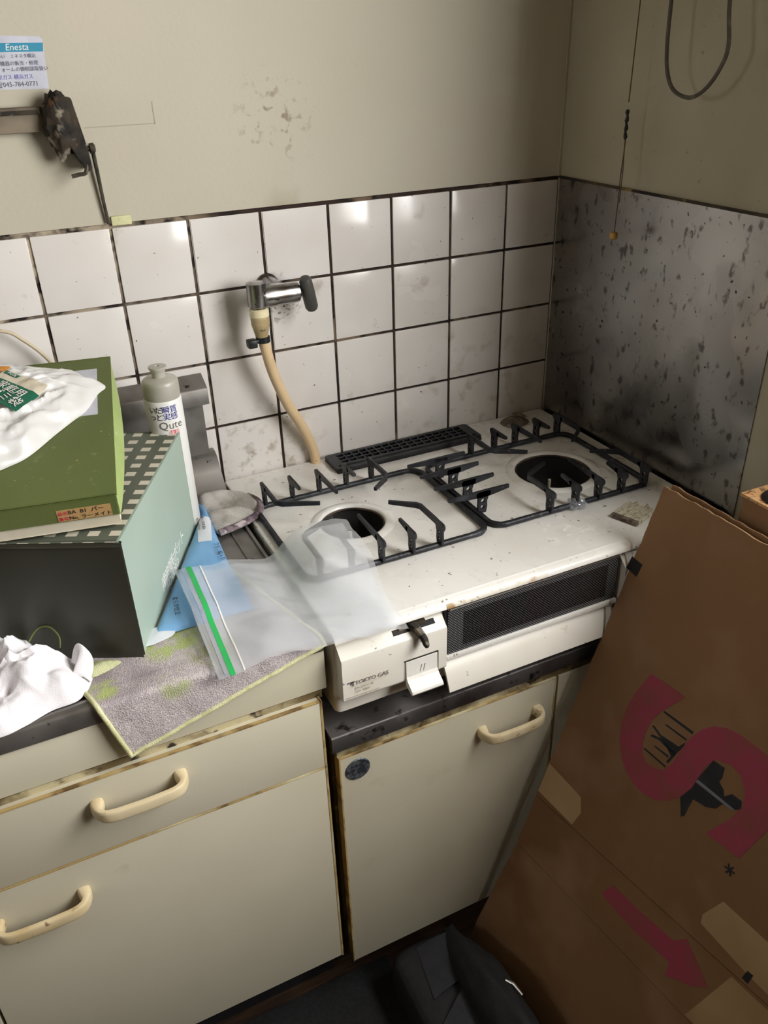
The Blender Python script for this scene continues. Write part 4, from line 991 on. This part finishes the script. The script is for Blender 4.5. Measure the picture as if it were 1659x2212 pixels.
top = ragged((0, 0), (S1, .001), 40, .0012); rt = [(S1, .001), (S1, c2(S1))]; bot = [(0, c2(0) + .001)]; lf = ragged((0, c2(0) + .001), (0, 0), 44, .0011)
pnl = board('panel', top + [(S1, .001), (S1, c2(S1) + .001)] + lf, -.0045, 0, cb)
strp = board('panel', [(0, c2(0) - .0006), (S1, c2(S1) - .0006), (S1, c1(S1) + .0006), (0, c1(0) + .0006)], -.0055, -.0010, cb)
flp = board('flap', [(0, c1(0) - .0006), (S1, c1(S1) - .0006), (S1, -.9380), (-.016, -.9380), (-.016, -.86)], -.0060, -.0018, cb)
bk = board('back_panel', ragged((.002, .0035), (S1 - .01, .0065), 40, .001) + [(S1 - .01, -.9380), (.012, -.9380)] + ragged((.012, -.93), (.002, .0035), 20, .0008), -.0175, -.0130, cb)
def decal(name, poly, mt, parent, h=.0004, base=0.0):
    b = new(); prism(b, poly, base + .0001, base + .0001 + h, CM); return obj(name, b, mt, parent, smooth=0)
PINK = [(0.1045, -0.2424), (0.1313, -0.2384), (0.1567, -0.2356), (0.1666, -0.2365), (0.158, -0.252), (0.1478, -0.269), (0.1412, -0.2826), (0.1351, -0.3011), (0.1345, -0.319), (0.1375, -0.336), (0.1434, -0.3489), (0.1543, -0.3557), (0.1694, -0.3535), (0.1842, -0.3442), (0.1903, -0.3303), (0.1932, -0.3107), (0.1953, -0.2937), (0.2, -0.2749), (0.2083, -0.2567), (0.2209, -0.2409), (0.2362, -0.2313), (0.2547, -0.2259), (0.2761, -0.2241), (0.2985, -0.2239), (0.3138, -0.2291), (0.3261, -0.2413), (0.3371, -0.2621), (0.3435, -0.2855), (0.3391, -0.3056), (0.334, -0.325), (0.3261, -0.3608), (0.3142, -0.3629), (0.2753, -0.3693), (0.2831, -0.3516), (0.2945, -0.3257), (0.3006, -0.3005), (0.2953, -0.2845), (0.2812, -0.2698), (0.2637, -0.2675), (0.2434, -0.2767), (0.235, -0.2936), (0.2332, -0.3169), (0.2302, -0.3382), (0.2233, -0.3565), (0.2092, -0.3763), (0.1928, -0.3896), (0.1726, -0.3972), (0.1519, -0.3976), (0.1337, -0.3916), (0.1167, -0.3804), (0.1034, -0.3639), (0.0927, -0.3362), (0.0902, -0.3112), (0.0937, -0.2821)]
decal('printed_letter', PINK, M['pink'], pnl)
ST = [[(0.1466, -0.2759), (0.148, -0.2731), (0.1988, -0.2675), (0.1991, -0.2715)], [(0.1567, -0.2893), (0.1593, -0.2869), (0.1954, -0.2828), (0.1946, -0.2855)], [(0.1419, -0.3421), (0.1437, -0.3398), (0.1853, -0.3372), (0.184, -0.34)], [(0.1551, -0.3269), (0.1572, -0.3251), (0.1819, -0.3219), (0.1819, -0.3254)],
      [(0.1399, -0.3043), (0.1427, -0.3021), (0.1576, -0.3057), (0.1894, -0.3003), (0.1902, -0.3123), (0.1847, -0.3161), (0.1528, -0.3079)], [(0.1446, -0.3187), (0.1447, -0.3152), (0.1582, -0.3104), (0.1900, -0.3100), (0.1854, -0.3200), (0.1742, -0.3146), (0.1581, -0.314)], [(0.1905, -0.3120), (0.1870, -0.3120), (0.1820, -0.3313), (0.1854, -0.3319)], [(.1895, -.300), (.1947, -.2891), (.1960, -.2926), (.1910, -.310)]]
for p in ST: decal('printed_stroke', p, M['mark_ink'], pnl, .0005)
decal('printed_mark', [(0.2407, -0.2798), (0.258, -0.2772), (0.261, -0.2908), (0.2599, -0.2983), (0.2698, -0.3026), (0.2742, -0.3092), (0.2817, -0.2984), (0.2961, -0.2966), (0.3002, -0.3058), (0.2943, -0.3128), (0.2887, -0.3147), (0.2763, -0.3197), (0.2722, -0.331), (0.2597, -0.34), (0.2394, -0.3453), (0.2388, -0.375), (0.2354, -0.3791), (0.2227, -0.357), (0.2314, -0.3337), (0.2332, -0.3136)], M['mark_ink'], pnl, .0006)
decal('printed_stroke', [(0.2335, -0.3175), (0.2943, -0.3128), (0.2882, -0.3169), (0.2326, -0.3224)], M['mark_grey'], pnl, .0008)
for k in range(3):
    a = R(60 * k + 10); dx, dy = .0075 * math.cos(a), .0075 * math.sin(a); nx_, ny_ = -.0011 * math.sin(a), .0011 * math.cos(a)
    decal('printed_stroke', [(.3227 - dx - nx_, -.3836 - dy - ny_), (.3227 + dx - nx_, -.3836 + dy - ny_), (.3227 + dx + nx_, -.3836 + dy + ny_), (.3227 - dx + nx_, -.3836 - dy + ny_)], M['mark_ink'], pnl, .0004 + .0001 * k)
decal('printed_arrow', [(0.1798, -0.5759), (0.1911, -0.5522), (0.2431, -0.5444), (0.3018, -0.5324), (0.3161, -0.5119), (0.3679, -0.538), (0.3511, -0.5577), (0.3145, -0.5836), (0.3106, -0.5623), (0.2445, -0.577), (0.1866, -0.5802)], M['pink'], strp, base=-.0010)
decal('tape_strip', [(0.001, -0.4894), (0.0805, -0.487), (0.0917, -0.5075), (0.0858, -0.5365), (0.001, -0.5452)], M['tape'], pnl, .0003)
decal('tape_strip', [(0.3343, -0.4253), (0.451, -0.4137), (0.451, -0.4700), (0.4013, -0.4748), (0.3229, -0.4758), (0.3198, -0.4636)], M['tape'], pnl, .0003)
decal('black_square', [(0.3976, -0.4708), (0.4058, -0.4691), (0.4047, -0.4842), (0.3959, -0.4849)], M['black_tape'], pnl, .0006)
decal('black_square', [(-0.0043, -0.1143), (0.018, -0.1157), (0.0165, -0.1364), (-0.0067, -0.1341)], M['black_tape'], pnl, .0005)
decal('tape_strip', [(.385, -.497), (.451, -.487), (.451, -.585), (.36, -.60)], M['tape'], strp, .0003, -.0010)

# second carton behind it, below the window
c2b = thing('carton', (-.065, -.78, 0), 'tall brown carton by the right wall behind the leaning cardboard', 'carton')
obj('body', box(new(), -.125, -.006, -.96, -.604, 0, .922, bev=.002), M['cardboard'], c2b)
obj('lid_flap', box(new(), -.127, -.004, -.962, -.602, .9215, .926, bev=.0012), M['board_edge'], c2b)
b = mound([(-.118, -.628), (-.116, -.70), (-.07, -.72), (-.03, -.69), (-.03, -.635), (-.07, -.615)], (-.075, -.665), lambda x, y, d: .002 + max(0, 1 - d ** 3) * (.016 + .006 * fbm(x, y, 0, 40, 2)), None, 16, 5, .9265)
tag(obj('black_pouch', b, M['bag_black'], smooth=70), 'small black pouch on top of the tall carton', 'pouch')

# ------------------------------------------------------------------ floor mat and black bag
b = new(); slab(b, 40, 20, lambda u, v: V((-1.6 + 1.02 * u, -.425 - .62 * v, .0075 + .0008 * fbm(u * 3, v * 2, 0, 4, 2))), .007)
tag(obj('floor_mat', b, M['mat_black'], smooth=60), 'black floor mat in front of the sink cabinet', 'mat')
fb = thing('floor_bag', (-.52, -.62, 0), 'black fabric bag with dark grey panels on the floor', 'bag')
b = new(); box(b, -.600, -.462, -.86, -.478, .001, .105, bev=.030, seg=5)
bmesh.ops.subdivide_edges(b, edges=list(b.edges), cuts=2, use_grid_fill=True)
for v in b.verts:
    if v.co.z > .01: v.co += V((fbm(v.co.x, v.co.y, v.co.z, 9, 2) * .004, 0, fbm(v.co.x, v.co.y, 3, 8, 2) * .006 - .10 * max(0, -.54 - v.co.x) * (1 if v.co.z > .05 else 0)))
bb = obj('shell', b, M['bag_black'], fb, smooth=70)
obj('side_pocket', rough_lump((-.4850, -.690, .085), .043, .205, .088, .12, 5, 36), M['bag_black'], fb, smooth=70)
def bagpatch(q, z, name):
    b = new(); slab(b, 8, 8, lambda u, v: V((*V(q[0]).lerp(V(q[1]), u).lerp(V(q[3]).lerp(V(q[2]), u), v), z + .003 * math.sin(3 * u) - .12 * max(0, -.53 - V(q[0]).lerp(V(q[1]), u).x))), .003); return obj(name, b, M['bag_grey'], fb, smooth=60)
bagpatch([(-.5530, -.4950), (-.4860, -.4950), (-.5020, -.575), (-.5680, -.585)], .1090, 'grey_panel')
bagpatch([(-.5750, -.625), (-.5000, -.580), (-.4900, -.690), (-.57, -.74)], .1120, 'grey_panel')
b = new(); tube(b, smooth_path([(-.482, -.485, .098), (-.480, -.55, .110), (-.474, -.63, .112), (-.472, -.74, .110)], 6), .009, 10, flat=.6); obj('rolled_strap', b, M['bag_black'], fb, smooth=60)
b = new(); tube(b, [(-.4720, -.640, .170), (-.4650, -.652, .172), (-.4620, -.672, .171)], [.0018, .003, .002], 8, flat=.5); obj('zip_pull', b, M['chrome_bright'], fb)
